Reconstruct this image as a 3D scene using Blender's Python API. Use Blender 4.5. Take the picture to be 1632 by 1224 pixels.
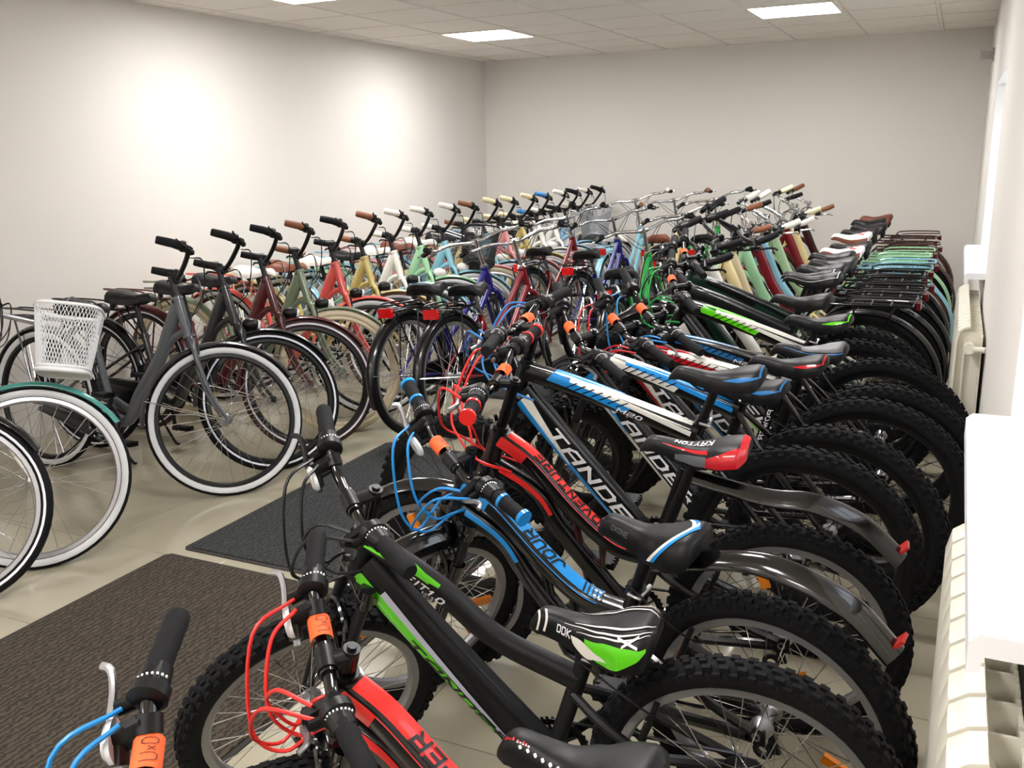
import bpy, math, random
from mathutils import Vector, Matrix
random.seed(7)
PI = math.pi
R = math.radians
sc = bpy.context.scene
for o in list(bpy.data.objects):
    bpy.data.objects.remove(o)
COL = sc.collection

# ------------------------------------------------------------------ camera
cam_d = bpy.data.cameras.new('camera')
cam = bpy.data.objects.new('camera', cam_d)
COL.objects.link(cam)
sc.camera = cam
F_PX, YAW, PITCH, ROLL = 1471.4, .447, .2451, -.0216
cam_d.sensor_fit = 'HORIZONTAL'
cam_d.sensor_width = 36.0
cam_d.lens = 36.0 * F_PX / 1632.0
cam_d.clip_start = .05
fw = Vector((-math.sin(YAW) * math.cos(PITCH), math.cos(YAW) * math.cos(PITCH), -math.sin(PITCH)))
rt = Vector((math.cos(YAW), math.sin(YAW), 0))
up = rt.cross(fw)
r2 = rt * math.cos(ROLL) + up * math.sin(ROLL)
u2 = -rt * math.sin(ROLL) + up * math.cos(ROLL)
cm = Matrix(((r2.x, u2.x, -fw.x, 0), (r2.y, u2.y, -fw.y, 0), (r2.z, u2.z, -fw.z, 1.5), (0, 0, 0, 1)))
cam.matrix_world = cm

# ------------------------------------------------------------------ world, exposure
world = bpy.data.worlds.new('world')
sc.world = world
world.use_nodes = True
wbg = world.node_tree.nodes['Background']
wbg.inputs[0].default_value = (.86, .92, 1.0, 1)
wbg.inputs[1].default_value = 3.2
PANEL_STRENGTH = 35.0
vs = sc.view_settings
vs.view_transform = 'Standard'
vs.look = 'None'
vs.exposure = 0.17
vs.gamma = 1.0
vs.use_curve_mapping = False

# room
XL, XR, YB, YF, ZC = -4.6, .15, 9.08, -3.2, 2.432

# ------------------------------------------------------------------ materials
MATS = {}


def mat(name, col=None, rough=.5, metal=0., coat=0., var=.06, scale=30., bump=0., emit=None, trans=0., spec=.5, alpha=1.):
    if name in MATS:
        return MATS[name]
    m = bpy.data.materials.new(name)
    m.use_nodes = True
    nt = m.node_tree
    b = nt.nodes['Principled BSDF']
    b.inputs['Base Color'].default_value = (*col, 1)
    b.inputs['Roughness'].default_value = rough
    b.inputs['Metallic'].default_value = metal
    b.inputs['Coat Weight'].default_value = coat
    b.inputs['Coat Roughness'].default_value = .06
    b.inputs['Specular IOR Level'].default_value = spec
    b.inputs['Transmission Weight'].default_value = trans
    b.inputs['Alpha'].default_value = alpha
    if emit:
        b.inputs['Emission Color'].default_value = (*emit[0], 1)
        b.inputs['Emission Strength'].default_value = emit[1]
    if var or bump:
        tc = nt.nodes.new('ShaderNodeTexCoord')
        nz = nt.nodes.new('ShaderNodeTexNoise')
        nz.inputs['Scale'].default_value = scale
        nz.inputs['Detail'].default_value = 3
        nt.links.new(tc.outputs['Object'], nz.inputs['Vector'])
        if var:
            mx = nt.nodes.new('ShaderNodeMix')
            mx.data_type = 'RGBA'
            mx.inputs[6].default_value = (*[c * (1 - var) for c in col], 1)
            mx.inputs[7].default_value = (*[min(1, c * (1 + var)) for c in col], 1)
            nt.links.new(nz.outputs['Fac'], mx.inputs[0])
            nt.links.new(mx.outputs[2], b.inputs['Base Color'])
        if bump:
            bp = nt.nodes.new('ShaderNodeBump')
            bp.inputs['Strength'].default_value = bump
            bp.inputs['Distance'].default_value = .002
            nt.links.new(nz.outputs['Fac'], bp.inputs['Height'])
            nt.links.new(bp.outputs['Normal'], b.inputs['Normal'])
    MATS[name] = m
    return m


def srgb(r, g, b):
    f = lambda c: (c / 255 / 12.92) if c / 255 <= .04045 else ((c / 255 + .055) / 1.055) ** 2.4
    return (f(r), f(g), f(b))


PAINT = {
    'black': (7, 7, 10), 'blackmatte': (13, 13, 17), 'grey': (76, 80, 86), 'charcoal': (28, 29, 32), 'maroon': (84, 26, 30),
    'olive': (120, 134, 108), 'coral': (226, 92, 84), 'cream': (222, 204, 150), 'white': (232, 230, 222),
    'mint': (158, 208, 164), 'skyblue': (140, 196, 214), 'pink': (226, 150, 150), 'navy': (28, 26, 120),
    'darkred': (120, 16, 28), 'green': (20, 150, 60), 'mustard': (196, 180, 110), 'brown': (64, 40, 36), 'teal': (60, 140, 132),
    'red': (226, 44, 40), 'blue': (30, 140, 216), 'lime': (96, 214, 24), 'lilac': (196, 196, 214), 'darkgreen': (24, 60, 44), 'deepmaroon': (52, 16, 20),
    'sand': (206, 190, 150), 'paleblue': (150, 190, 220), 'crimson': (190, 24, 34), 'orange': (240, 96, 40), 'palegreen': (176, 206, 160), 'tealblue': (40, 110, 170),
}


def paint(c):
    return mat('paint_' + c, srgb(*PAINT[c]), rough=.28 if c != 'blackmatte' else .5, coat=.5 if c != 'blackmatte' else .1, var=.04, scale=12, spec=.35)


RUB = mat('rubber_black', srgb(13, 13, 15), rough=.8, var=.15, scale=60, spec=.25)
RUBM = mat('rubber_maroon', srgb(62, 34, 32), rough=.7, var=.1)
RUBB = mat('rubber_brown', srgb(92, 64, 48), rough=.7, var=.1)
RUBC = mat('rubber_cream', srgb(214, 200, 170), rough=.6, var=.06)
WWALL = mat('rubber_greywhite', srgb(206, 208, 210), rough=.5, var=.05)
REFST = mat('reflective_stripe', srgb(226, 230, 240), rough=.3, var=.03)
ALU = mat('aluminium', srgb(168, 168, 172), rough=.3, metal=.9, var=.05)
RIMALU = mat('rim_alloy', srgb(150, 150, 152), rough=.38, metal=.75, var=.05)
CHROME = mat('chrome', srgb(222, 222, 226), rough=.12, metal=1., var=.02)
STEEL = mat('dark_steel', srgb(48, 48, 52), rough=.4, metal=.8, var=.08)
BLK = mat('plastic_black', srgb(10, 10, 12), rough=.4, var=.1, spec=.35)
GLOSS = mat('gloss_black', srgb(6, 6, 8), rough=.15, coat=.6, var=.05)
GRIPB = mat('grip_black', srgb(20, 20, 22), rough=.75, spec=.25, var=.12, scale=120, bump=.3)
GRIPW = mat('grip_white', srgb(230, 226, 214), rough=.6, var=.04)
GRIPBR = mat('grip_brown', srgb(128, 78, 50), rough=.6, var=.08)
LEATHB = mat('saddle_black', srgb(12, 12, 14), rough=.45, var=.1, scale=90, bump=.15, spec=.3)
LEATHG = mat('saddle_grey', srgb(92, 94, 98), rough=.45, var=.06)
LEATHW = mat('saddle_white', srgb(236, 232, 224), rough=.45, var=.03)
LEATHBR = mat('saddle_brown', srgb(120, 66, 46), rough=.5, var=.08)
REDD = mat('reflector_darkred', srgb(96, 26, 30), rough=.2, coat=.4, var=.1, scale=200)
RED = mat('reflector_red', srgb(214, 20, 22), rough=.15, coat=.4, var=.15, scale=200)
AMBER = mat('reflector_amber', srgb(230, 130, 20), rough=.15, coat=.4, var=.15, scale=200)
CLEAR = mat('reflector_clear', srgb(220, 222, 224), rough=.08, coat=.8, var=.06, scale=150)
TAG = mat('tag_orange', srgb(255, 104, 48), rough=.6, var=.04)
INK = mat('ink_dark', srgb(60, 20, 16), rough=.7, var=0)
LWHITE = mat('lettering_white', srgb(240, 240, 244), rough=.35, var=0)
LBLACK = mat('lettering_black', srgb(10, 10, 12), rough=.35, var=0)
BASKW = mat('basket_white', srgb(232, 234, 236), rough=.4, var=.02)
BASKB = mat('basket_black', srgb(22, 22, 24), rough=.5, var=.05)
BASKG = mat('basket_grey', srgb(170, 174, 178), rough=.35, metal=.6, var=.05)


# ------------------------------------------------------------------ mesh builder
class MB:
    def __init__(s):
        s.v = []
        s.f = []
        s.m = []
        s.cuts = []

    def add(s, verts, faces, m=0):
        k = len(s.v)
        s.v += [tuple(v) for v in verts]
        for i, f in enumerate(faces):
            s.f.append(tuple(k + j for j in f))
            s.m.append(m if isinstance(m, int) else m[i])

    def box(s, c, d, m=0, rot=None):
        x, y, z = d[0] / 2, d[1] / 2, d[2] / 2
        vs_ = [Vector((a, b, e)) for a in (-x, x) for b in (-y, y) for e in (-z, z)]
        if rot is not None:
            vs_ = [rot @ v for v in vs_]
        c = Vector(c)
        s.add([v + c for v in vs_], [(0, 1, 3, 2), (4, 6, 7, 5), (0, 4, 5, 1), (2, 3, 7, 6), (0, 2, 6, 4), (1, 5, 7, 3)], m)

    def loft(s, rings, m=0, closed=True, caps=True, loop=False, matfn=None):
        n = len(rings[0])
        k = len(s.v)
        for r in rings:
            s.v += [tuple(p) for p in r]
        nr = len(rings)
        for i in range(nr if loop else nr - 1):
            a, b = k + i * n, k + ((i + 1) % nr) * n
            for j in range(n if closed else n - 1):
                j2 = (j + 1) % n
                s.f.append((a + j, a + j2, b + j2, b + j))
                s.m.append(matfn(i, j) if matfn else m)
        if caps and not loop and closed:
            s.f.append(tuple(k + j for j in range(n))[::-1])
            s.m.append(matfn(0, 0) if matfn else m)
            s.f.append(tuple(k + (nr - 1) * n + j for j in range(n)))
            s.m.append(matfn(nr - 2, 0) if matfn else m)

    def tube(s, pts, r, seg=10, m=0, caps=True, pw=2., loop=False, ref=(0, 1, 0)):
        P = [Vector(p) for p in pts]
        n = len(P)
        rr = r if isinstance(r, list) else [r] * n
        side = Vector(ref)
        rings = []
        for i in range(n):
            if loop:
                t = P[(i + 1) % n] - P[i - 1]
            else:
                t = P[min(i + 1, n - 1)] - P[max(i - 1, 0)]
            t.normalize()
            sd = side - t * side.dot(t)
            if sd.length < .15:
                alt = Vector((1, 0, 0)) if abs(t.x) < .9 else Vector((0, 0, 1))
                sd = alt - t * alt.dot(t)
            sd.normalize()
            side = sd
            nn = sd.cross(t)
            a, b = rr[i] if isinstance(rr[i], tuple) else (rr[i], rr[i])
            ring = []
            for j in range(seg):
                q = 2 * PI * (j + .5) / seg
                c, si = math.cos(q), math.sin(q)
                if pw != 2.:
                    c = math.copysign(abs(c) ** (2 / pw), c)
                    si = math.copysign(abs(si) ** (2 / pw), si)
                ring.append(P[i] + sd * (a * c) + nn * (b * si))
            rings.append(ring)
        s.loft(rings, m, True, caps, loop)

    def revolve(s, prof, seg=40, m=0, closed=True, matfn=None, ctr=(0, 0, 0)):
        # profile (radius, y) turned about the y axis
        rings = []
        for i in range(seg):
            q = 2 * PI * i / seg
            rings.append([(ctr[0] + p[0] * math.cos(q), ctr[1] + p[1], ctr[2] + p[0] * math.sin(q)) for p in prof])
        s.loft(rings, m, closed, False, True, (lambda i, j: matfn(j)) if matfn else None)

    def ellipsoid(s, c, d, m=0, seg=12, rings=8, rot=None):
        rg = []
        c = Vector(c)
        for i in range(1, rings):
            a = PI * i / rings
            ring = []
            for j in range(seg):
                q = 2 * PI * j / seg
                v = Vector((d[0] * math.cos(a), d[1] * math.sin(a) * math.cos(q), d[2] * math.sin(a) * math.sin(q)))
                if rot is not None:
                    v = rot @ v
                ring.append(c + v)
            rg.append(ring)
        s.loft(rg, m)

    def mesh(s, name, mats, angle=38):
        me = bpy.data.meshes.new(name)
        me.from_pydata(s.v, [], s.f)
        for m in mats:
            me.materials.append(m)
        me.polygons.foreach_set('material_index', s.m)
        me.polygons.foreach_set('use_smooth', [True] * len(s.f))
        me.update()
        try:
            me.set_sharp_from_angle(angle=R(angle))
        except Exception:
            pass
        return me


def obj(name, me, parent=None, M=None):
    o = bpy.data.objects.new(name, me)
    COL.objects.link(o)
    if parent is not None:
        o.parent = parent
    if M is not None:
        o.matrix_basis = M
    return o


def tag(o, label=None, cat=None, group=None, kind=None):
    if label:
        o['label'] = label
    if cat:
        o['category'] = cat
    if group:
        o['group'] = group
    if kind:
        o['kind'] = kind
    return o


CACHE = {}


def cached(key, fn):
    if key not in CACHE:
        CACHE[key] = fn()
    return CACHE[key]


def smooth_path(pts, n=6):
    P = [Vector(p) for p in pts]
    Q = [P[0] * 2 - P[1]] + P + [P[-1] * 2 - P[-2]]
    out = []
    for i in range(1, len(Q) - 2):
        for k in range(n):
            t = k / n
            a, b, c, d = Q[i - 1], Q[i], Q[i + 1], Q[i + 2]
            out.append(.5 * ((2 * b) + (c - a) * t + (2 * a - 5 * b + 4 * c - d) * t * t + (3 * b - a - 3 * c + d) * t ** 3))
    out.append(P[-1])
    return out


TXT = {}
GLYPH = {
    'T': [[(0, 1), (.8, 1)], [(.4, 1), (.4, 0)]], 'A': [[(0, 0), (0, .72), (.22, 1), (.8, 1), (.8, 0)], [(0, .4), (.8, .4)]],
    'N': [[(0, 0), (0, 1), (.8, 0), (.8, 1)]], 'D': [[(0, 0), (0, 1), (.62, 1), (.8, .8), (.8, .2), (.62, 0), (0, 0)]],
    'E': [[(.8, 1), (0, 1), (0, 0), (.8, 0)], [(0, .5), (.7, .5)]], 'R': [[(0, 0), (0, 1), (.8, 1), (.8, .46), (0, .46)], [(.42, .46), (.8, 0)]],
    'J': [[(.75, 1), (.75, .18), (.55, 0), (.2, 0), (0, .22)]], 'O': [[(.18, 0), (0, .2), (0, .8), (.18, 1), (.62, 1), (.8, .8), (.8, .2), (.62, 0), (.18, 0)]],
    'U': [[(0, 1), (0, .2), (.18, 0), (.62, 0), (.8, .2), (.8, 1)]], 'M': [[(0, 0), (0, 1), (.5, .35), (1, 1), (1, 0)]],
    'P': [[(0, 0), (0, 1), (.8, 1), (.8, .44), (0, .44)]], 'V': [[(0, 1), (.4, 0), (.8, 1)]], 'F': [[(0, 0), (0, 1), (.8, 1)], [(0, .5), (.65, .5)]],
    'I': [[(.1, 0), (.1, 1)]], 'X': [[(0, 0), (.8, 1)], [(0, 1), (.8, 0)]], 'K': [[(0, 0), (0, 1)], [(.8, 1), (.05, .5), (.8, 0)]],
    'Y': [[(0, 1), (.4, .5), (.8, 1)], [(.4, .5), (.4, 0)]], 'S': [[(.8, 1), (0, 1), (0, .5), (.8, .5), (.8, 0), (0, 0)]],
    'W': [[(0, 1), (.25, 0), (.5, .7), (.75, 0), (1, 1)]], '0': [[(.18, 0), (0, .2), (0, .8), (.18, 1), (.5, 1), (.66, .8), (.66, .2), (.5, 0), (.18, 0)]],
    '1': [[(.0, .8), (.2, 1), (.2, 0)]], '2': [[(0, 1), (.75, 1), (.75, .5), (0, .5), (0, 0), (.75, 0)]], '.': [[(.1, 0), (.1, .06)]], 'C': [[(.8, 1), (0, 1), (0, 0), (.8, 0)]],
    'x': [[(0, .15), (.4, .6)], [(0, .6), (.4, .15)]],
}


def text2d(txt, shear=.22, bold=.21):
    """blocky slanted lettering drawn from strokes, unit height, as (verts, faces, width)"""
    key = (txt, shear, bold)
    if key in TXT:
        return TXT[key]
    V, Fc = [], []
    x = 0
    hb = bold / 2
    for ch in txt:
        w = max(p[0] for st in GLYPH[ch] for p in st)
        for st in GLYPH[ch]:
            for (a, b) in zip(st[:-1], st[1:]):
                A, B = Vector((a[0], a[1])), Vector((b[0], b[1]))
                d = (B - A)
                n_ = max(1, int(d.length / .25))
                d.normalize()
                A, B = A - d * hb, B + d * hb
                q = Vector((-d.y, d.x)) * hb
                for i in range(n_):
                    C, E_ = A.lerp(B, i / n_), A.lerp(B, (i + 1) / n_)
                    k = len(V)
                    for p in (C - q, E_ - q, E_ + q, C + q):
                        V.append((x + p.x + shear * p.y, p.y))
                    Fc.append((k, k + 1, k + 2, k + 3))
        x += w + bold + .2
    x0 = min(v[0] for v in V)
    y0 = min(v[1] for v in V)
    h = max(v[1] for v in V) - y0
    V = [((v[0] - x0) / h, (v[1] - y0) / h) for v in V]
    TXT[key] = (V, Fc, max(v[0] for v in V))
    return TXT[key]


class Path:
    """in-plane (xz) polyline with arc length; decals follow a tube of half widths a (side) and b (normal)"""

    def __init__(s, pts, a, b, pw):
        s.P = [Vector(p) for p in pts]
        s.a, s.b, s.pw = a, b, pw
        s.L = [0]
        for i in range(1, len(s.P)):
            s.L.append(s.L[-1] + (s.P[i] - s.P[i - 1]).length)
        s.len = s.L[-1]

    def at(s, u):
        u = max(0, min(s.len - 1e-6, u))
        i = 0
        while s.L[i + 1] < u:
            i += 1
        t = (u - s.L[i]) / (s.L[i + 1] - s.L[i])
        p = s.P[i].lerp(s.P[i + 1], t)
        n = len(s.P)
        T0 = (s.P[min(i + 1, n - 1)] - s.P[max(i - 1, 0)]).normalized()
        T1 = (s.P[min(i + 2, n - 1)] - s.P[i]).normalized()
        T = T0.lerp(T1, t).normalized()
        N = Vector((T.z, 0, -T.x))
        if N.z < 0:
            N = -N
        return p, T, N

    def side(s, u, v, off=.0012, sgn=1):
        p, T, N = s.at(u)
        vv = max(-.97, min(.97, v / s.b))
        y = s.a * (1 - abs(vv) ** s.pw) ** (1 / s.pw) + off
        return p + N * v + Vector((0, sgn * y, 0))

    def top(s, u, y, off=.0012):
        p, T, N = s.at(u)
        vv = max(-.97, min(.97, y / s.a))
        n = s.b * (1 - abs(vv) ** s.pw) ** (1 / s.pw) + off
        return p + N * n + Vector((0, y, 0))

    def band(s, mb, face, u0, u1, v0, v1, m=0, nu=14, nv=4, off=.0012, skew=0.):
        # v0,v1 may be pairs (start,end) for tapering
        rows = []
        for i in range(nu + 1):
            t = i / nu
            a0 = v0[0] + (v0[1] - v0[0]) * t if isinstance(v0, tuple) else v0
            a1 = v1[0] + (v1[1] - v1[0]) * t if isinstance(v1, tuple) else v1
            row = []
            for j in range(nv + 1):
                v = a0 + (a1 - a0) * j / nv
                u = u0 + (u1 - u0) * t + skew * (v - a0)
                row.append(s.side(u, v, off) if face == 'left' else s.top(u, v, off))
            rows.append(row)
        mb.loft(rows, m, closed=False, caps=False)

    def text(s, mb, txt, face, u0, h, v0, m=0, flip=False, stretch=1., off=.002, length=None):
        vs_, fs, w = text2d(txt)
        if length:
            stretch = length / (w * h)
        out = []
        for (x, y) in vs_:
            if flip:
                u, v = u0 - x * h * stretch, v0 + y * h
            else:
                u, v = u0 + x * h * stretch, v0 + y * h
            out.append(s.side(u, v, off) if face == 'left' else s.top(u, v, off))
        mb.add(out, fs, m)


# ------------------------------------------------------------------ the room
def build_room():
    WALL = mat('wall_paint', srgb(226, 222, 216), rough=.85, var=.015, scale=3, bump=.05)
    CEIL = mat('ceiling_tile', srgb(240, 234, 226), rough=.9, var=.03, scale=160, bump=.15)
    BAR = mat('ceiling_bar', srgb(232, 226, 218), rough=.6, var=.02)
    TILE = mat('floor_tile_beige', srgb(168, 161, 141), rough=.16, coat=.25, var=.05, scale=4)
    GROUT = mat('grout', srgb(110, 102, 86), rough=.8, var=.05)
    FRAMEW = mat('window_white', srgb(244, 244, 248), rough=.35, var=.01)
    GLASS = mat('window_glass', (.95, .97, 1), rough=.02, trans=1., var=0, alpha=.12)
    RADM = mat('radiator_enamel', srgb(236, 232, 216), rough=.3, coat=.3, var=.01)
    # floor slab and tiles
    b = MB()
    b.box(((XL + XR) / 2, (YF + YB) / 2, -.06), (XR - XL + .4, YB - YF + .4, .115))
    fl = tag(obj('floor', b.mesh('floor', [GROUT])), 'glossy beige tiled shop floor', kind='structure')
    b = MB()
    h = .2985
    b.loft([[(-h, -h, -.004), (h, -h, -.004), (h, h, -.004), (-h, h, -.004)], [(-h, -h, -.001), (h, -h, -.001), (h, h, -.001), (-h, h, -.001)],
            [(-h + .001, -h + .001, 0), (h - .001, -h + .001, 0), (h - .001, h - .001, 0), (-h + .001, h - .001, 0)]])
    tm = b.mesh('floor_tile', [TILE], 20)
    x0, y0 = -3.03, 2.44
    for i in range(-3, 6):
        for j in range(-10, 12):
            cx, cy = x0 + .6 * i + .3, y0 + .6 * j + .3
            if cx + .3 < XL or cx - .3 > XR or cy - .3 > YB or cy + .3 < YF:
                continue
            obj('floor_tile', tm, fl, Matrix.Translation((cx, cy, 0)))
    # walls
    def wall(name, boxes, label):
        w = MB()
        for (a, c) in boxes:
            w.box([(p + q) / 2 for p, q in zip(a, c)], [q - p for p, q in zip(a, c)])
        return tag(obj(name, w.mesh(name, [WALL])), label, kind='structure')
    wall('wall_left', [((XL - .15, YF, 0), (XL, YB, ZC + .1))], 'plain off-white wall behind the city bicycles')
    wall('wall_back', [((XL - .15, YB, 0), (XR + .4, YB + .15, ZC + .1))], 'plain grey-white wall at the far end')
    wall('wall_front', [((XL - .15, YF - .15, 0), (XR + .4, YF, ZC + .1))], 'plain wall behind the viewer')
    wins = [(1.2, 2.28), (4.9, 6.3)]
    zs0, zs1 = .87, 1.83
    T = .28
    bx = []
    ys = [YF] + [y for w in wins for y in w] + [YB]
    for k in range(0, len(ys), 2):
        bx.append(((XR, ys[k], 0), (XR + T, ys[k + 1], ZC + .1)))
    for (a, c) in wins:
        bx.append(((XR, a, 0), (XR + T, c, zs0)))
        bx.append(((XR, a, zs1), (XR + T, c, ZC + .1)))
    wall('wall_right', bx, 'off-white wall with two windows and radiators')
    for k, (a, c) in enumerate(wins):
        wr = bpy.data.objects.new('window_%d' % (k + 1), None)
        COL.objects.link(wr)
        wr.location = (XR + .2, (a + c) / 2, zs0)
        tag(wr, 'white framed window in the deep reveal of the right wall, %s' % ('nearest' if k == 0 else 'farthest'), kind='structure')
        L = c - a
        H = zs1 - zs0
        f = MB()
        for (yy, zz, dy, dz) in ((-L / 2 + .03, H / 2, .06, H), (L / 2 - .03, H / 2, .06, H), (0, .03, L, .06), (0, H - .03, L, .06), (0, H / 2, .07, H)):
            f.box((0, yy, zz), (.06, dy, dz))
        obj('window_frame', f.mesh('window_frame', [FRAMEW]), wr)
        for sgn in (-1, 1):
            g = MB()
            g.box((0, sgn * (L / 4), H / 2), (.008, L / 2 - .09, H - .12))
            obj('pane', g.mesh('pane', [GLASS]), wr)
        s_ = MB()
        # sill with a rounded nose
        ring = lambda y: [(-.17, y, .0), (-.17, y, .03), (-.29 + .012, y, .03), (-.29, y, .02), (-.29, y, -.022), (-.275, y, -.022), (-.275, y, -.004), (-.17, y, -.004)]
        pr = [(p[0], p[2]) for p in ring(0)]
        s_.loft([[(.15, y, .03), (-.277, y, .03), (-.29, y, .018), (-.29, y, -.024), (-.274, y, -.024), (-.272, y, .0), (.15, y, .0)] for y in (-L / 2 - .005, L / 2 + .005)])
        obj('window_sill', s_.mesh('window_sill', [FRAMEW]), wr)
    # radiators
    def radiator(y0_, n, label):
        rr = bpy.data.objects.new('radiator', None)
        COL.objects.link(rr)
        rr.location = (XR - .06, y0_, .14)
        tag(rr, label, 'radiator', 'sectional radiators on the right wall')
        s_ = MB()
        P = [(-.048, 0, 0), (-.048, 0, .60), (-.04, 0, .635), (-.02, 0, .65), (.0, 0, .655)]
        s_.tube(P, [(.036, .006)] * 3 + [(.036, .006)] * 2, seg=8, pw=5)
        s_.box((0, 0, .32), (.09, .006, .62))
        s_.box((.044, 0, .32), (.006, .07, .60))
        s_.box((-.016, 0, .32), (.006, .062, .56))
        for z in (.06, .58):
            s_.tube([(0, -.04, z), (0, .04, z)], .02, seg=10, ref=(1, 0, 0))
        sm = s_.mesh('radiator_section', [RADM])
        for k in range(n):
            obj('section', sm, rr, Matrix.Translation((0, k * .08, 0)))
        p = MB()
        p.tube([(0, -.04, .58), (0, -.09, .58)], .016, seg=10, ref=(1, 0, 0))
        p.tube(smooth_path([(0, -.07, .58), (.02, -.10, .58), (.056, -.11, .58)], 4), .012, seg=8)
        p.tube([(0, -.075, .58), (0, -.105, .58)], .022, seg=10, ref=(1, 0, 0))
        obj('valve', p.mesh('valve', [RADM]), rr)
    radiator(.55, 17, 'cream sectional radiator under the nearest window sill')
    radiator(4.05, 16, 'cream sectional radiator with a valve, under the far window')
    # ceiling
    b = MB()
    b.box(((XL + XR) / 2, (YF + YB) / 2, ZC + .08), (XR - XL + .4, YB - YF + .4, .08))
    ce = tag(obj('ceiling', b.mesh('ceiling', [CEIL])), 'suspended ceiling of square mineral tiles', kind='structure')
    gx, gy = -3.84, 6.785
    panels = []
    for cx in (-3.84, -1.44):
        for k in (0, 1, 2, 3, 4):
            if not (cx < -3 and k == 2):
                panels.append((round(cx, 3), round(gy - 2.4 * k, 3)))
    b = MB()
    h = .288
    b.loft([[(-h, -h, .03), (h, -h, .03), (h, h, .03), (-h, h, .03)], [(-h, -h, .004), (h, -h, .004), (h, h, .004), (-h, h, .004)],
            [(-h + .004, -h + .004, 0), (h - .004, -h + .004, 0), (h - .004, h - .004, 0), (-h + .004, h - .004, 0)]])
    cm_ = b.mesh('ceiling_tile', [CEIL], 20)
    nx0, nx1 = -2, 7
    for i in range(nx0, nx1):
        for j in range(-17, 4):
            x, y = gx + .6 * i, gy + .6 * j
            if x > XR or x + .6 < XL or y > YB or y + .6 < YF:
                continue
            if any(abs(x - px) < .01 and abs(y - py) < .01 for px, py in panels):
                continue
            obj('ceiling_tile', cm_, ce, Matrix.Translation((x + .3, y + .3, ZC)))
    for i in range(nx0, nx1 + 1):
        x = gx + .6 * i
        if XL < x < XR:
            b = MB()
            b.box((x, (YF + YB) / 2, ZC + .011), (.024, YB - YF, .03))
            obj('grid_bar', b.mesh('grid_bar', [BAR]), ce)
    for j in range(-17, 5):
        y = gy + .6 * j
        if YF < y < YB:
            b = MB()
            b.box(((XL + XR) / 2, y, ZC + .0112), (XR - XL, .024, .03))
            obj('grid_bar', b.mesh('grid_bar', [BAR]), ce)
    LED = mat('led_panel', (1, 1, 1), rough=.6, var=0, emit=((1., .975, .965), PANEL_STRENGTH))
    names = {(-3.84, 6.785): 'lit square ceiling panel nearest the far left corner', (-1.44, 6.785): 'lit square ceiling panel at the upper right of the room',
             (-3.84, 4.385): 'lit square ceiling panel cut by the top edge above the left wall'}
    for (x, y) in panels:
        lp = bpy.data.objects.new('ceiling_light', None)
        COL.objects.link(lp)
        lp.location = (x + .3, y + .3, ZC)
        if (x, y) in names:
            tag(lp, names[(x, y)], 'light')
        else:
            tag(lp, 'lit square ceiling panel above and behind the viewer', 'light', 'ceiling panels out of view')
        b = MB()
        for (cx, cy, dx, dy) in ((0, -.286, .596, .024), (0, .286, .596, .024), (-.286, 0, .024, .548), (.286, 0, .024, .548)):
            b.box((cx, cy, -.002), (dx, dy, .018))
        obj('frame', b.mesh('light_frame', [BAR]), lp)
        b = MB()
        b.box((0, 0, .004), (.55, .55, .008))
        obj('diffuser', b.mesh('diffuser', [LED]), lp)
    # mats
    MB_ = mat_rib('mat_brown', srgb(74, 64, 51), srgb(34, 29, 24))
    MD_ = mat_rib('mat_dark', srgb(52, 56, 56), srgb(22, 24, 26))
    EDGE = mat('mat_edge', srgb(44, 40, 36), rough=.8, var=.05)

    def floor_mat(x0_, x1_, y0_, y1_, m, label, corner=.03):
        rr = bpy.data.objects.new('floor_mat', None)
        COL.objects.link(rr)
        rr.location = ((x0_ + x1_) / 2, (y0_ + y1_) / 2, 0)
        tag(rr, label, 'mat')
        hx, hy = (x1_ - x0_) / 2, (y1_ - y0_) / 2
        b_ = MB()
        def ring(d, z):
            c = .02
            X, Y = hx - d, hy - d
            return [(-X + c, -Y, z), (X - c, -Y, z), (X, -Y + c, z), (X, Y - c, z), (X - c, Y, z), (-X + c, Y, z), (-X, Y - c, z), (-X, -Y + c, z)]
        b_.loft([ring(0, 0.0005), ring(.002, .004), ring(.018, .005)], caps=True)
        obj('border', b_.mesh('mat_border', [EDGE]), rr)
        b_ = MB()
        b_.loft([ring(.018, .004), ring(.018, .0085), ring(.022, .0095)], caps=True)
        obj('pile', b_.mesh('mat_pile', [m]), rr)
    floor_mat(-2.69, -1.57, .3, 2.45, MB_, 'brown ribbed entrance mat in the near aisle')
    floor_mat(-2.67, -1.5, 2.5, 4.0, MD_, 'dark grey ribbed mat in the middle of the aisle')
    floor_mat(-2.6, -1.5, 5.02, 6.9, MD_, 'dark grey ribbed mat under the middle bicycles')
    # security camera in the far corner
    sr = bpy.data.objects.new('security_camera', None)
    COL.objects.link(sr)
    sr.location = (XR - .03, 7.9, 2.12)
    tag(sr, 'small grey security camera high by the far right corner', 'camera')
    b = MB()
    b.box((.024, 0, 0), (.012, .07, .09))
    obj('mount', b.mesh('mount', [mat('camera_grey', srgb(150, 146, 142), rough=.5, var=.03)]), sr)
    b = MB()
    b.box((-.02, -.01, .0), (.08, .06, .055))
    b.tube([(-.02, -.04, 0), (-.02, -.055, 0)], .018, seg=12, ref=(1, 0, 0))
    obj('housing', b.mesh('housing', [MATS['camera_grey']]), sr)


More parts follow.
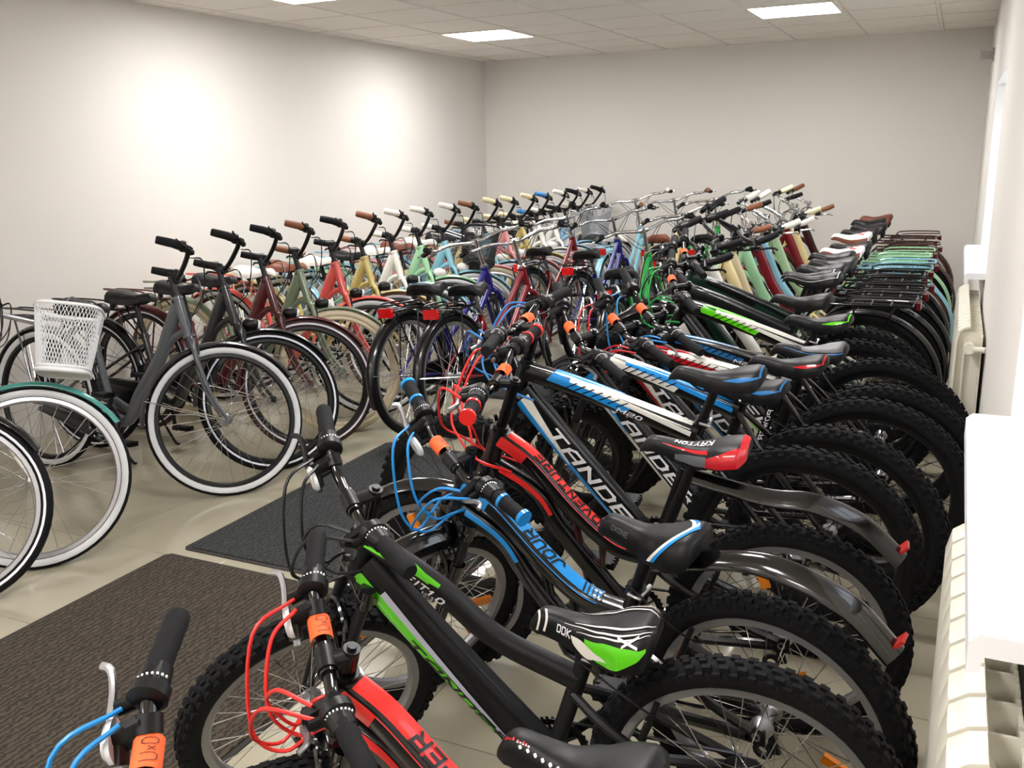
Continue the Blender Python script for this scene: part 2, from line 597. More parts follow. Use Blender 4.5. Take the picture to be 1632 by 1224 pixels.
def mat_rib(name, c1, c2):
    m = bpy.data.materials.new(name)
    m.use_nodes = True
    nt = m.node_tree
    b = nt.nodes['Principled BSDF']
    b.inputs['Roughness'].default_value = .95
    tc = nt.nodes.new('ShaderNodeTexCoord')
    wv = nt.nodes.new('ShaderNodeTexWave')
    wv.wave_type = 'BANDS'
    wv.bands_direction = 'X'
    wv.inputs['Scale'].default_value = 15
    wv.inputs['Distortion'].default_value = 6.5
    wv.inputs['Detail'].default_value = 2
    wv.inputs['Detail Scale'].default_value = 3.2
    nt.links.new(tc.outputs['Object'], wv.inputs['Vector'])
    mx = nt.nodes.new('ShaderNodeMix')
    mx.data_type = 'RGBA'
    mx.inputs[6].default_value = (*c2, 1)
    mx.inputs[7].default_value = (*c1, 1)
    nt.links.new(wv.outputs['Fac'], mx.inputs[0])
    nt.links.new(mx.outputs[2], b.inputs['Base Color'])
    bp = nt.nodes.new('ShaderNodeBump')
    bp.inputs['Strength'].default_value = .6
    bp.inputs['Distance'].default_value = .004
    nt.links.new(wv.outputs['Fac'], bp.inputs['Height'])
    nt.links.new(bp.outputs['Normal'], b.inputs['Normal'])
    return m


build_room()

# ------------------------------------------------------------------ wheels
def tyre_mesh(r, w, kind):
    def fn():
        b = MB()
        Rc = r - w / 2
        n = 14
        prof = [(Rc + w / 2 * math.cos(2 * PI * (j + .5) / n), w / 2 * math.sin(2 * PI * (j + .5) / n)) for j in range(n)]
        ang = [abs(((2 * PI * (j + 1) / n) + PI) % (2 * PI) - PI) * 180 / PI for j in range(n)]
        body = {'white': RUB, 'stripe': RUB, 'maroon': RUBM, 'brown': RUBB, 'cream': RUBC, 'black': RUB, 'knobby': RUB}[kind]
        sidem = {'white': WWALL, 'stripe': REFST, 'maroon': REFST, 'brown': WWALL}.get(kind, body)

        def mf(j):
            a = ang[j]
            if kind == 'white':
                return 1 if 60 < a < 135 else 0
            if kind in ('stripe', 'maroon'):
                return 1 if 85 < a < 110 else 0
            if kind == 'brown':
                return 1 if 85 < a < 140 else 0
            return 0
        b.revolve(prof, 56, matfn=mf)
        if kind == 'knobby':
            nk = 58
            for k in range(nk):
                for (yy, ro, ph, dx, dy) in ((-.30, .44, 0, .017, .011), (.30, .44, .5, .017, .011), (0, .5, .25, .014, .009), (-.44, .24, .5, .018, .008), (.44, .24, 0, .018, .008)):
                    q = 2 * PI * (k + ph) / nk
                    rr = Rc + w * ro
                    rot = Matrix.Rotation(-q + PI / 2, 3, 'Y')
                    b.box((rr * math.cos(q), yy * w, rr * math.sin(q)), (dx, dy, .012), 0, rot)
        return b.mesh('tyre_' + kind, [body, sidem])
    return cached(('tyre', r, w, kind), fn)


def rim_mesh(r, w, m):
    def fn():
        b = MB()
        ro = r - w + .004
        ri = ro - .022
        hw = min(.014, w * .36)
        b.revolve([(ro, hw), (ro - .002, -hw), (ri + .006, -hw), (ri, -hw * .4), (ri, hw * .4), (ri + .006, hw)][::-1], 56)
        return b.mesh('rim', [m], 30)
    return cached(('rim', r, w, m.name), fn)


def spoke_mesh(r, w, m):
    def fn():
        b = MB()
        ri = r - w - .016
        n = 32
        for k in range(n):
            q = 2 * PI * k / n
            sgn = 1 if k % 2 else -1
            tw = (1 if (k // 2) % 2 else -1) * 1.0
            a = Vector((.022 * math.cos(q + tw), sgn * .028, .022 * math.sin(q + tw)))
            c = Vector((ri * math.cos(q), sgn * .003, ri * math.sin(q)))
            b.tube([a, c], .0013, seg=3, caps=False)
        return b.mesh('spokes', [m])
    return cached(('spokes', r, w, m.name), fn)


def hub_mesh(rear):
    def fn():
        b = MB()
        hw = .062 if rear else .048
        b.revolve([(.006, -hw - .006), (.010, -hw - .006), (.010, -hw), (.016, -hw + .004), (.026, -.032), (.026, -.028), (.016, -.02), (.016, .02), (.026, .028), (.026, .032), (.016, hw - .004), (.010, hw), (.010, hw + .006), (.006, hw + .006)], 16)
        return b.mesh('hub', [ALU], 30)
    return cached(('hub', rear), fn)


def cassette_mesh():
    def fn():
        b = MB()
        pr = [(.012, -.035)]
        for k in range(6):
            rr = .05 - k * .0055
            y = -.034 - k * .004
            pr += [(rr, y), (rr, y - .002), (rr - .008, y - .002), (rr - .008, y - .004)]
        pr += [(.012, -.06)]
        b.revolve(pr, 24)
        # derailleur cage
        b.box((.02, -.07, -.10), (.02, .008, .11), 0, Matrix.Rotation(.3, 3, 'Y'))
        b.revolve([(.012, -.006), (.024, -.004), (.024, .004), (.012, .006)], 12, ctr=(.0, -.066, -.06))
        b.revolve([(.012, -.006), (.024, -.004), (.024, .004), (.012, .006)], 12, ctr=(.035, -.066, -.15))
        return b.mesh('cassette', [STEEL], 30)
    return cached('cassette', fn)


def wheel(name, root, M, r, w, kind, rimm, spokem, rear=False, gears=False, disc=False, refl=None):
    wh = obj(name, rim_mesh(r, w, rimm), root, M)
    obj('tyre', tyre_mesh(r, w, kind), wh)
    obj('spokes', spoke_mesh(r, w, spokem), wh)
    obj('hub', hub_mesh(rear), wh)
    if gears:
        obj('cassette', cassette_mesh(), wh)
    if disc:
        def fn():
            b = MB()
            b.revolve([(.055, .036), (.08, .036), (.08, .039), (.055, .039)], 32)
            for k in range(5):
                q = 2 * PI * k / 5
                b.tube([(.02 * math.cos(q), .0375, .02 * math.sin(q)), (.058 * math.cos(q + .5), .0375, .058 * math.sin(q + .5))], (.006, .0015), seg=6)
            return b.mesh('brake_disc', [STEEL], 30)
        obj('brake_disc', cached('disc', fn), wh)
    if refl:
        def fn2():
            b = MB()
            b.box((0, 0, 0), (.085, .012, .022))
            return b.mesh('wheel_reflector', [AMBER], 30)
        for k in (0, 1):
            q = refl + k * PI
            o = obj('wheel_reflector', cached('wref', fn2), wh, Matrix.Rotation(-q, 4, 'Y') @ Matrix.Translation((r - w - .075, 0, 0)))
    return wh


# ------------------------------------------------------------------ bicycle geometry
TYPES = {}


def mk(name, r, wb, bb, ha, off, hb, ht, barh, stemf, hw, back, gr, sad, tw):
    TYPES[name] = dict(r=r, wb=wb, bb=bb, ha=R(ha), off=off, hb=hb, ht=ht, barh=barh, stemf=stemf, hw=hw, back=back, gr=gr, sad=sad, tw=tw)


mk('mtb20', .255, .88, (.37, .25), 70, .035, .36, .46, .56, .04, .255, .03, .04, .64, .05)
mk('mtb24', .30, .97, (.395, .265), 70, .04, .41, .52, .62, .05, .27, .03, .04, .68, .052)
mk('mtb26', .34, 1.06, (.425, .295), 70, .04, .46, .58, .66, .06, .315, .04, .03, .87, .054)
mk('city', .35, 1.12, (.46, .285), 69, .05, .42, .60, .695, .02, .262, .105, .10, .85, .042)
mk('mid', .335, 1.06, (.43, .28), 70, .05, .40, .545, .70, .02, .282, .18, .03, .805, .04)


def local_points(t):
    a = Vector((-math.cos(t['ha']), 0, math.sin(t['ha'])))
    n = Vector((math.sin(t['ha']), 0, math.cos(t['ha'])))
    hub = Vector((t['wb'], 0, t['r']))
    A0 = hub - n * t['off']
    P = dict(a=a, n=n, hub=hub, A0=A0, rhub=Vector((0, 0, t['r'])), bb=Vector((t['bb'][0], 0, t['bb'][1])))
    P['htop'] = A0 + a * t['ht']
    P['hbot'] = A0 + a * t['hb']
    P['clamp'] = A0 + a * t['barh'] + Vector((t['stemf'], 0, 0))
    P['stemtop'] = A0 + a * t['barh']
    zs = t['sad']
    k = 1 / math.tan(R(72))
    P['seat'] = lambda z: Vector((t['bb'][0] - (z - t['bb'][1]) * k, 0, z))
    P['sad'] = P['seat'](zs)
    return P


def add_stays(b, P, t, zc, r1=.009, m=0, yo=.062):
    sc_ = P['seat'](zc)
    rh = P['rhub']
    for s in (-1, 1):
        b.tube(smooth_path([sc_ + Vector((0, s * .012, 0)), sc_.lerp(rh, .25) + Vector((0, s * .045, 0)), sc_.lerp(rh, .7) + Vector((0, s * yo, 0)), rh + Vector((.01, s * yo, .01))], 4), r1, seg=8, m=m)
        b.tube(smooth_path([P['bb'] + Vector((-.02, s * .03, 0)), P['bb'].lerp(rh, .3) + Vector((0, s * .05, -.01)), rh + Vector((.02, s * yo, -.005))], 4), r1 * 1.15, seg=8, m=m)
        b.box(rh + Vector((.005, s * yo, 0)), (.05, .006, .04), m)


def bb_shell(b, P, m=0):
    b.revolve([(.012, -.037), (.024, -.037), (.024, .037), (.012, .037)], 16, m, ctr=tuple(P['bb']))


def head_tube(b, P, r=.021, m=0):
    b.tube([P['hbot'], P['htop']], r, seg=14, m=m)
    b.tube([P['hbot'] - P['a'] * .008, P['hbot'] + P['a'] * .006], r * 1.25, seg=14, m=m)
    b.tube([P['htop'] - P['a'] * .006, P['htop'] + P['a'] * .008], r * 1.2, seg=14, m=m)


def decal_obj(root, frame, name, b, mats, label=None):
    if not b.v:
        return
    o = obj(name, b.mesh(name, mats, 60), frame)
    if label:
        o['label'] = label


def frame_mtb(root, P, t, spec):
    b = MB()
    zc = t['bb'][1] + (.40 if t['r'] > .32 else .30)
    head_tube(b, P, .024)
    h1 = P['hbot'].lerp(P['htop'], .25)
    h2 = P['hbot'].lerp(P['htop'], .82)
    dt = smooth_path([h1 + Vector((-.012, 0, 0)), h1.lerp(P['bb'], .25) + Vector((.012, 0, .022)), h1.lerp(P['bb'], .6) + Vector((.006, 0, .008)), P['bb']], 6)
    b.tube(dt, (.027, .041), seg=16, pw=3.2)
    sc_ = P['seat'](zc)
    tt = smooth_path([h2 + Vector((-.012, 0, 0)), h2.lerp(sc_, .4) + Vector((0, 0, .012)), sc_], 7)
    b.tube(tt, (.023, .030), seg=14, pw=3)
    b.tube([P['bb'], P['seat'](zc + .045)], .0175, seg=12)
    b.tube([P['seat'](zc + .03), P['seat'](zc + .055)], .021, seg=12)
    add_stays(b, P, t, zc, .0095)
    bb_shell(b, P)
    fr = obj('frame', b.mesh('frame_mtb', [paint(spec['col'])]), root)
    c1, c2 = spec.get('trim', ('blue', 'white'))
    D = Path(dt, .027, .041, 3.2)
    U = Path(tt, .023, .030, 3)
    d = MB()
    L = D.len
    D.band(d, 'left', .02, L * .97, (-.012, -.027), (-.039, -.0395), 0)
    D.band(d, 'left', .02, L * .42, (.024, -.022), (-.010, -.028), 1)
    LU = U.len
    U.band(d, 'left', .07, LU * .60, (.000, -.016), (.028, .008), 0, skew=.6)
    U.band(d, 'left', LU * .26, LU * .97, (.016, -.004), (.029, .012), 1, off=.0016)
    U.band(d, 'top', .09, LU * .56, -.022, .022, 0)
    U.band(d, 'top', LU * .30, LU * .96, (.016, -.020), .0222, 1, off=.0016)
    decal_obj(root, fr, 'stripe', d, [paint(c1), paint(c2)], '%s and %s frame graphics' % (c1, c2))
    d = MB()
    for k in range(7):
        u = LU * .24 + k * LU * .05
        U.band(d, 'left', u, u + .006, -.006, .02, 0, nu=2, skew=1.2, off=.0022)
    decal_obj(root, fr, 'stripe', d, [LBLACK])
    if spec.get('word'):
        d = MB()
        D.text(d, spec['word'], 'left', L * .24, .043, -.015, length=L * .70)
        decal_obj(root, fr, 'lettering', d, [LWHITE], 'white brand lettering on the down tube')
    if spec.get('topword'):
        d = MB()
        U.text(d, spec['topword'], 'top', LU * .92, .026, -.014, flip=True, length=LU * .38, off=.003)
        decal_obj(root, fr, 'lettering', d, [LBLACK], 'dark lettering on the top tube')
    if spec.get('small'):
        d = MB()
        S = Path([P['seat'](zc - .02), P['bb']], .0175, .0175, 2)
        S.text(d, spec['small'], 'left', .06, .018, -.009, length=.13)
        decal_obj(root, fr, 'lettering', d, [LWHITE], 'small white lettering on the seat tube')
    if spec.get('modelword'):
        d = MB()
        U.text(d, spec['modelword'], 'left', LU * .55, .016, -.020, length=.085)
        decal_obj(root, fr, 'lettering', d, [LWHITE], 'small white model lettering on the top tube')
    return fr, zc + .05


def frame_fit(root, P, t, spec):
    b = MB()
    zc = t['bb'][1] + .23
    head_tube(b, P, .024)
    h1 = P['hbot'].lerp(P['htop'], .2)
    h2 = P['hbot'].lerp(P['htop'], .8)
    dt = smooth_path([h1 + Vector((-.01, 0, 0)), h1.lerp(P['bb'], .5) + Vector((.006, 0, .006)), P['bb']], 8)
    b.tube(dt, (.028, .045), seg=16, pw=3.2)
    sc_ = P['seat'](zc)
    tt = smooth_path([h2 + Vector((-.01, 0, 0)), h2.lerp(sc_, .35) + Vector((0, 0, -.002)), h2.lerp(sc_, .62) + Vector((0, 0, -.032)), sc_], 8)
    b.tube(tt, (.022, .025), seg=14, pw=2.4)
    b.tube([P['bb'], P['seat'](zc + .07)], .018, seg=12)
    b.tube([P['seat'](zc + .055), P['seat'](zc + .085)], .022, seg=12)
    add_stays(b, P, t, zc - .03, .0105)
    bb_shell(b, P)
    fr = obj('frame', b.mesh('frame_curved', [paint(spec['col'])]), root)
    D = Path(dt, .028, .045, 3.2)
    U = Path(tt, .022, .025, 2.4)
    L = D.len
    d = MB()
    D.band(d, 'left', .005, L * .30, (.004, -.006), (-.0435, -.0435), 0)
    D.band(d, 'left', L * .29, L * .93, (-.006, -.036), (-.0435, -.0435), 0)
    D.band(d, 'left', L * .12, L * .88, (.018, -.018), (.000, -.026), 1, off=.0018)
    U.band(d, 'left', .0, U.len * .34, (-.006, .016), (.024, .022), 0)
    U.band(d, 'top', .0, U.len * .30, (-.006, .016), .0215, 0)
    decal_obj(root, fr, 'stripe', d, [paint('lime'), paint('lilac')], 'lime green and lilac frame graphics')
    d = MB()
    D.text(d, 'TANDER', 'left', L * .32, .026, -.042, length=L * .54, off=.0026)
    decal_obj(root, fr, 'lettering', d, [LBLACK], 'black outlined lettering on the green stripe')
    d = MB()
    U.text(d, 'FIT1.0', 'left', U.len * .20, .020, -.014, length=.10)
    decal_obj(root, fr, 'lettering', d, [LWHITE], 'small white lettering on the top tube')
    # chainstay flash
    d = MB()
    rh = P['rhub']
    for s in (1,):
        S = Path([P['seat'](zc - .03).lerp(rh, .42) + Vector((0, .064, 0)), P['seat'](zc - .03).lerp(rh, .9) + Vector((0, .064, 0))], .0105, .0105, 2)
        S.band(d, 'left', 0, S.len * .7, (-.002, -.009), (.009, .0), 0)
        S.text(d, 'TANDER', 'left', S.len * .35, .012, -.006, 1, length=S.len * .55)
    decal_obj(root, fr, 'stripe', d, [paint('lime'), LWHITE])
    return fr, zc + .08


def frame_swoop(root, P, t, spec):
    b = MB()
    zc = t['bb'][1] + .20
    head_tube(b, P, .025)
    h1 = P['hbot'].lerp(P['htop'], .1)
    h2 = P['hbot'].lerp(P['htop'], .85)
    sc_ = P['seat'](zc)
    D_ = h2 - sc_
    # big upper beam: falls from the head in an S and levels out towards the seat
    tt = smooth_path([h2 + Vector((-.01, 0, 0)), h2 + Vector((-D_.x * .22, 0, -D_.z * .20)), h2 + Vector((-D_.x * .48, 0, -D_.z * .62)), h2 + Vector((-D_.x * .74, 0, -D_.z * .93)), sc_ + Vector((0, 0, .0))], 8)
    b.tube(tt, (.027, .024), seg=14, pw=3.4)
    # lower beam bows out under it
    mid = h1.lerp(P['bb'], .5)
    dt = smooth_path([h1 + Vector((-.01, 0, 0)), h1.lerp(P['bb'], .28) + Vector((-.02, 0, .045)), mid + Vector((-.005, 0, .03)), P['bb'] + Vector((.0, 0, 0))], 8)
    b.tube(dt, (.021, .026), seg=14, pw=3)
    b.tube([P['bb'], P['seat'](zc + .07)], .0185, seg=12)
    b.tube([P['seat'](zc + .055), P['seat'](zc + .085)], .0225, seg=12)
    add_stays(b, P, t, zc - .02, .012)
    bb_shell(b, P)
    # shock between seat cluster and beam
    b.tube([P['seat'](zc - .03) + Vector((-.03, 0, -.01)), P['seat'](zc - .03) + Vector((-.09, 0, -.03))], .014, seg=10)
    fr = obj('frame', b.mesh('frame_swoop', [paint('black')]), root)
    acc = spec['acc']
    U = Path(tt, .027, .024, 3.4)
    D = Path(dt, .021, .026, 3)
    d = MB()
    U.band(d, 'top', .01, U.len * .86, -.022, .0255, 0, nu=24)
    U.band(d, 'left', .0, U.len * .16, -.014, .018, 0)
    D.band(d, 'left', D.len * .04, D.len * .36, (.004, .004), (.021, .016), 0)
    decal_obj(root, fr, 'stripe', d, [paint(acc)], '%s band along the upper beam' % acc)
    d = MB()
    wl = spec.get('wl', .5)
    U.text(d, spec['word'], 'top', U.len * (spec.get('we', .62)), .036, -.017, flip=True, length=U.len * wl, off=.003)
    decal_obj(root, fr, 'lettering', d, [LBLACK], 'black lettering reading from the seat end')
    for k in range(5):
        d = MB()
        u = U.len * .74 + k * .014
        U.band(d, 'top', u, u + .005, -.016, .018, 0, nu=2, skew=.35, off=.003)
        decal_obj(root, fr, 'hash_mark', d, [LBLACK])
    # braced plates between the beams
    tr = 'deepmaroon' if acc == 'red' else 'black'
    ta, tb = U.at(U.len * .50)[0], U.at(U.len * .70)[0]
    ba, bb2 = Vector((ta.x - .045, 0, P['bb'].z + .035)), Vector((tb.x - .01, 0, P['bb'].z + .02))
    for (f0, f1) in ((.04, .46), (.54, .98)):
        d = MB()
        loop = [ta.lerp(ba, f0), tb.lerp(bb2, f0), tb.lerp(bb2, f1), ta.lerp(ba, f1)]
        pts = []
        for k in range(4):
            pts += [loop[k].lerp(loop[(k + 1) % 4], .16), loop[k].lerp(loop[(k + 1) % 4], .84)]
        d.tube(pts, (.013, .008), seg=8, loop=True, pw=4)
        decal_obj(root, fr, 'brace', d, [paint(tr)])
    return fr, zc + .08


def frame_city(root, P, t, spec):
    b = MB()
    zc = t['bb'][1] + .34
    head_tube(b, P, .023)
    h1 = P['hbot'].lerp(P['htop'], .12)
    h2 = P['hbot'].lerp(P['htop'], .86)
    bbp = P['bb']
    # deep-bowed main tube
    main = smooth_path([h2 + Vector((-.008, 0, 0)), h2 + Vector((-.055, 0, -.11)), h2 + Vector((-.125, 0, -.27)), h2.lerp(bbp, .72) + Vector((.045, 0, -.03)), bbp + Vector((.09, 0, .01)), bbp], 6)
    b.tube(main, [(.024, .034)] * (len(main) - 8) + [(.024, .028)] * 8, seg=14)
    low = smooth_path([h1 + Vector((-.008, 0, 0)), h1 + Vector((-.075, 0, -.03)), h2 + Vector((-.118, 0, -.25))], 5)
    b.tube(low, .017, seg=10)
    b.tube([bbp, P['seat'](zc)], .0165, seg=12)
    b.tube([P['seat'](zc - .015), P['seat'](zc + .012)], .021, seg=12)
    # brace from seat tube to main tube
    b.tube([P['seat'](t['bb'][1] + .12), bbp + Vector((.115, 0, .055))], .013, seg=8)
    add_stays(b, P, t, zc - .04, .0085, yo=.064)
    bb_shell(b, P)
    return obj('frame', b.mesh('frame_city', [paint(spec['col'])]), root), zc


def frame_lady(root, P, t, spec):
    b = MB()
    zc = t['bb'][1] + .36
    head_tube(b, P, .022)
    h1 = P['hbot'].lerp(P['htop'], .15)
    h2 = P['hbot'].lerp(P['htop'], .85)
    dt = [h1 + Vector((-.008, 0, 0)), P['bb']]
    b.tube(dt, (.018, .022), seg=12)
    tt = smooth_path([h2 + Vector((-.008, 0, 0)), h2.lerp(P['seat'](zc - .18), .5) + Vector((0, 0, -.02)), P['seat'](zc - .18)], 5)
    b.tube(tt, (.016, .019), seg=12)
    b.tube([P['bb'], P['seat'](zc)], .016, seg=12)
    add_stays(b, P, t, zc - .03, .008)
    bb_shell(b, P)
    fr = obj('frame', b.mesh('frame_lady', [paint(spec['col'])]), root)
    d = MB()
    D = Path(dt, .018, .022, 2)
    D.text(d, 'CITY', 'left', D.len * .3, .02, -.01, length=.12)
    return fr, zc


def fork_mtb(root, M, P, t, col='gloss'):
    r, w = t['r'], t['tw']
    def fn():
        b = MB()
        a = P['a']
        A0 = P['A0']
        b.tube([P['hbot'] - a * .01, P['stemtop']], .0145, seg=12)
        cr = A0 + a * (t['hb'] - .025)
        hy = w / 2 + .032
        b.tube([cr + Vector((0, -hy - .012, -.006)), cr + Vector((0, 0, .012)), cr + Vector((0, hy + .012, -.006))], (.019, .017), seg=12, pw=3, ref=(1, 0, 0))
        n = P['n']
        for s in (-1, 1):
            top = cr + Vector((0, s * hy, 0))
            bot = P['hub'] + Vector((0, s * hy, 0))
            d = (bot - top)
            b.tube([top + a * .028, top - a * .02], .018, seg=12)
            b.tube([top, top + d * .34], .0135, seg=12, m=1)
            b.tube([top + d * .30, top + d * .34, top + d * .8, bot + Vector((0, 0, -.005))], [.021, .020, .018, .015], seg=12)
            b.box(bot + Vector((0, -s * .006, 0)), (.03, .008, .04))
            # V-brake arm
            br = top + d * .36 + n * .022
            b.tube([br + Vector((0, -s * .006, -.03)), br + Vector((0, -s * .004, .03)), br + Vector((.0, -s * .018, .075))], (.005, .007), seg=8, m=0)
            b.box(br + Vector((-.012, -s * .016, .012)), (.045, .008, .012))
        # brace over the tyre
        pts = []
        for k in range(9):
            q = PI * k / 8
            pts.append(cr + (P['hub'] - cr) * .33 + n * .012 + Vector((0, hy * math.cos(q), 0)) + a * (.055 * math.sin(q)))
        b.tube(pts, .009, seg=8, ref=(1, 0, 0))
        return b.mesh('fork_mtb', [GLOSS, STEEL])
    return obj('fork', fn(), root, M)


def fork_city(root, M, P, t, col):
    b = MB()
    a, A0 = P['a'], P['A0']
    b.tube([P['hbot'] - a * .01, P['htop']], .015, seg=10)
    cr = A0 + a * (t['hb'] - .012)
    for s in (-1, 1):
        hy = t['tw'] / 2 + .026
        pts = smooth_path([cr + Vector((0, s * .008, .0)), cr - a * .025 + Vector((0, s * (hy - .006), 0)), A0 + a * (t['hb'] * .62) + Vector((0, s * hy, 0)), A0 + a * (t['hb'] * .28) + P['n'] * (t['off'] * .30) + Vector((0, s * (hy + .004), 0)), P['hub'] + Vector((0, s * (hy + .008), 0))], 5)
        n = len(pts)
        b.tube(pts, [(.015 - .007 * i / n) for i in range(n)], seg=10)
        b.box(P['hub'] + Vector((0, s * (hy + .008), -.002)), (.022, .006, .03))
    f = obj('fork', b.mesh('fork_city', [paint(col)]), root, M)
    d = MB()
    d.tube([cr + Vector((.0, -.0, -.0)), cr + Vector((.0, 0, .012))], .019, seg=12)
    d.box(cr + Vector((.03, 0, -.035)), (.018, .05, .03))
    for s in (-1, 1):
        d.tube([cr + Vector((.035, s * .022, -.02)), cr + Vector((.045, s * .030, -.075))], .005, seg=6)
    obj('brake_caliper', d.mesh('brake_caliper', [BLK]), f)
    return f


def arc_fender(rhub, rf, w, a0, a1, m, n=22, tail=0.):
    """solid arched mudguard round a hub; angles in degrees from +x, counter-clockwise seen from the right"""
    b = MB()
    rings = []
    for i in range(n + 1):
        q = R(a0 + (a1 - a0) * i / n)
        ring = []
        for (lay, off) in ((0, .0), (1, -.0025)):
            idx = range(7) if lay == 0 else range(6, -1, -1)
            for j in idx:
                y = -w / 2 + w * j / 6
                drop = .3 * w * (abs(2 * y / w)) ** 2.2
                rr = rf - drop + off
                ring.append((rhub.x + rr * math.cos(q), y, rhub.z + rr * math.sin(q)))
        rings.append(ring)
    b.loft(rings)
    return b


def strip_fender(pts, w, mname='fender'):
    P = smooth_path(pts, 5)
    b = MB()
    rings = []
    n = len(P)
    for i, p in enumerate(P):
        T = (P[min(i + 1, n - 1)] - P[max(i - 1, 0)]).normalized()
        N = Vector((T.z, 0, -T.x))
        if N.z < 0:
            N = -N
        ww = w * (.75 + .25 * min(1, i / (n * .4)))
        ring = []
        for lay in (0, 1):
            for j in (range(7) if lay == 0 else range(6, -1, -1)):
                y = -ww / 2 + ww * j / 6
                ring.append(p + N * (-.42 * ww * abs(2 * y / ww) ** 2 - (.003 if lay else 0)) + Vector((0, y, 0)))
        rings.append(ring)
    b.loft(rings)
    return b


# ---------------------------------------------------------------- bars, grips, levers
def bar_path(t, style):
    hw, back, gr = t['hw'], t['back'], t['gr']
    if style == 'mtb':
        half = [(0, 0, 0), (0, .05, 0), (0, .085, .008), (-.004, .125, gr * .8), (-.01, .155, gr), (-back, hw, gr)]
    elif gr > .08:
        half = [(0, 0, 0), (.004, .04, .0), (.014, .085, .016), (.026, .14, gr * .5), (.03, hw - .055, gr * .8), (.012, hw - .018, gr * .9), (-.025, hw, gr * .94), (-back, hw + .004, gr)]
    else:
        half = [(0, 0, 0), (.006, .04, .0), (.03, .10, .012), (.05, .17, .022), (.045, hw - .035, gr * .45), (.015, hw - .006, gr * .55), (-.03, hw + .004, gr * .7), (-back - .02, hw + .01, gr)]
    return half


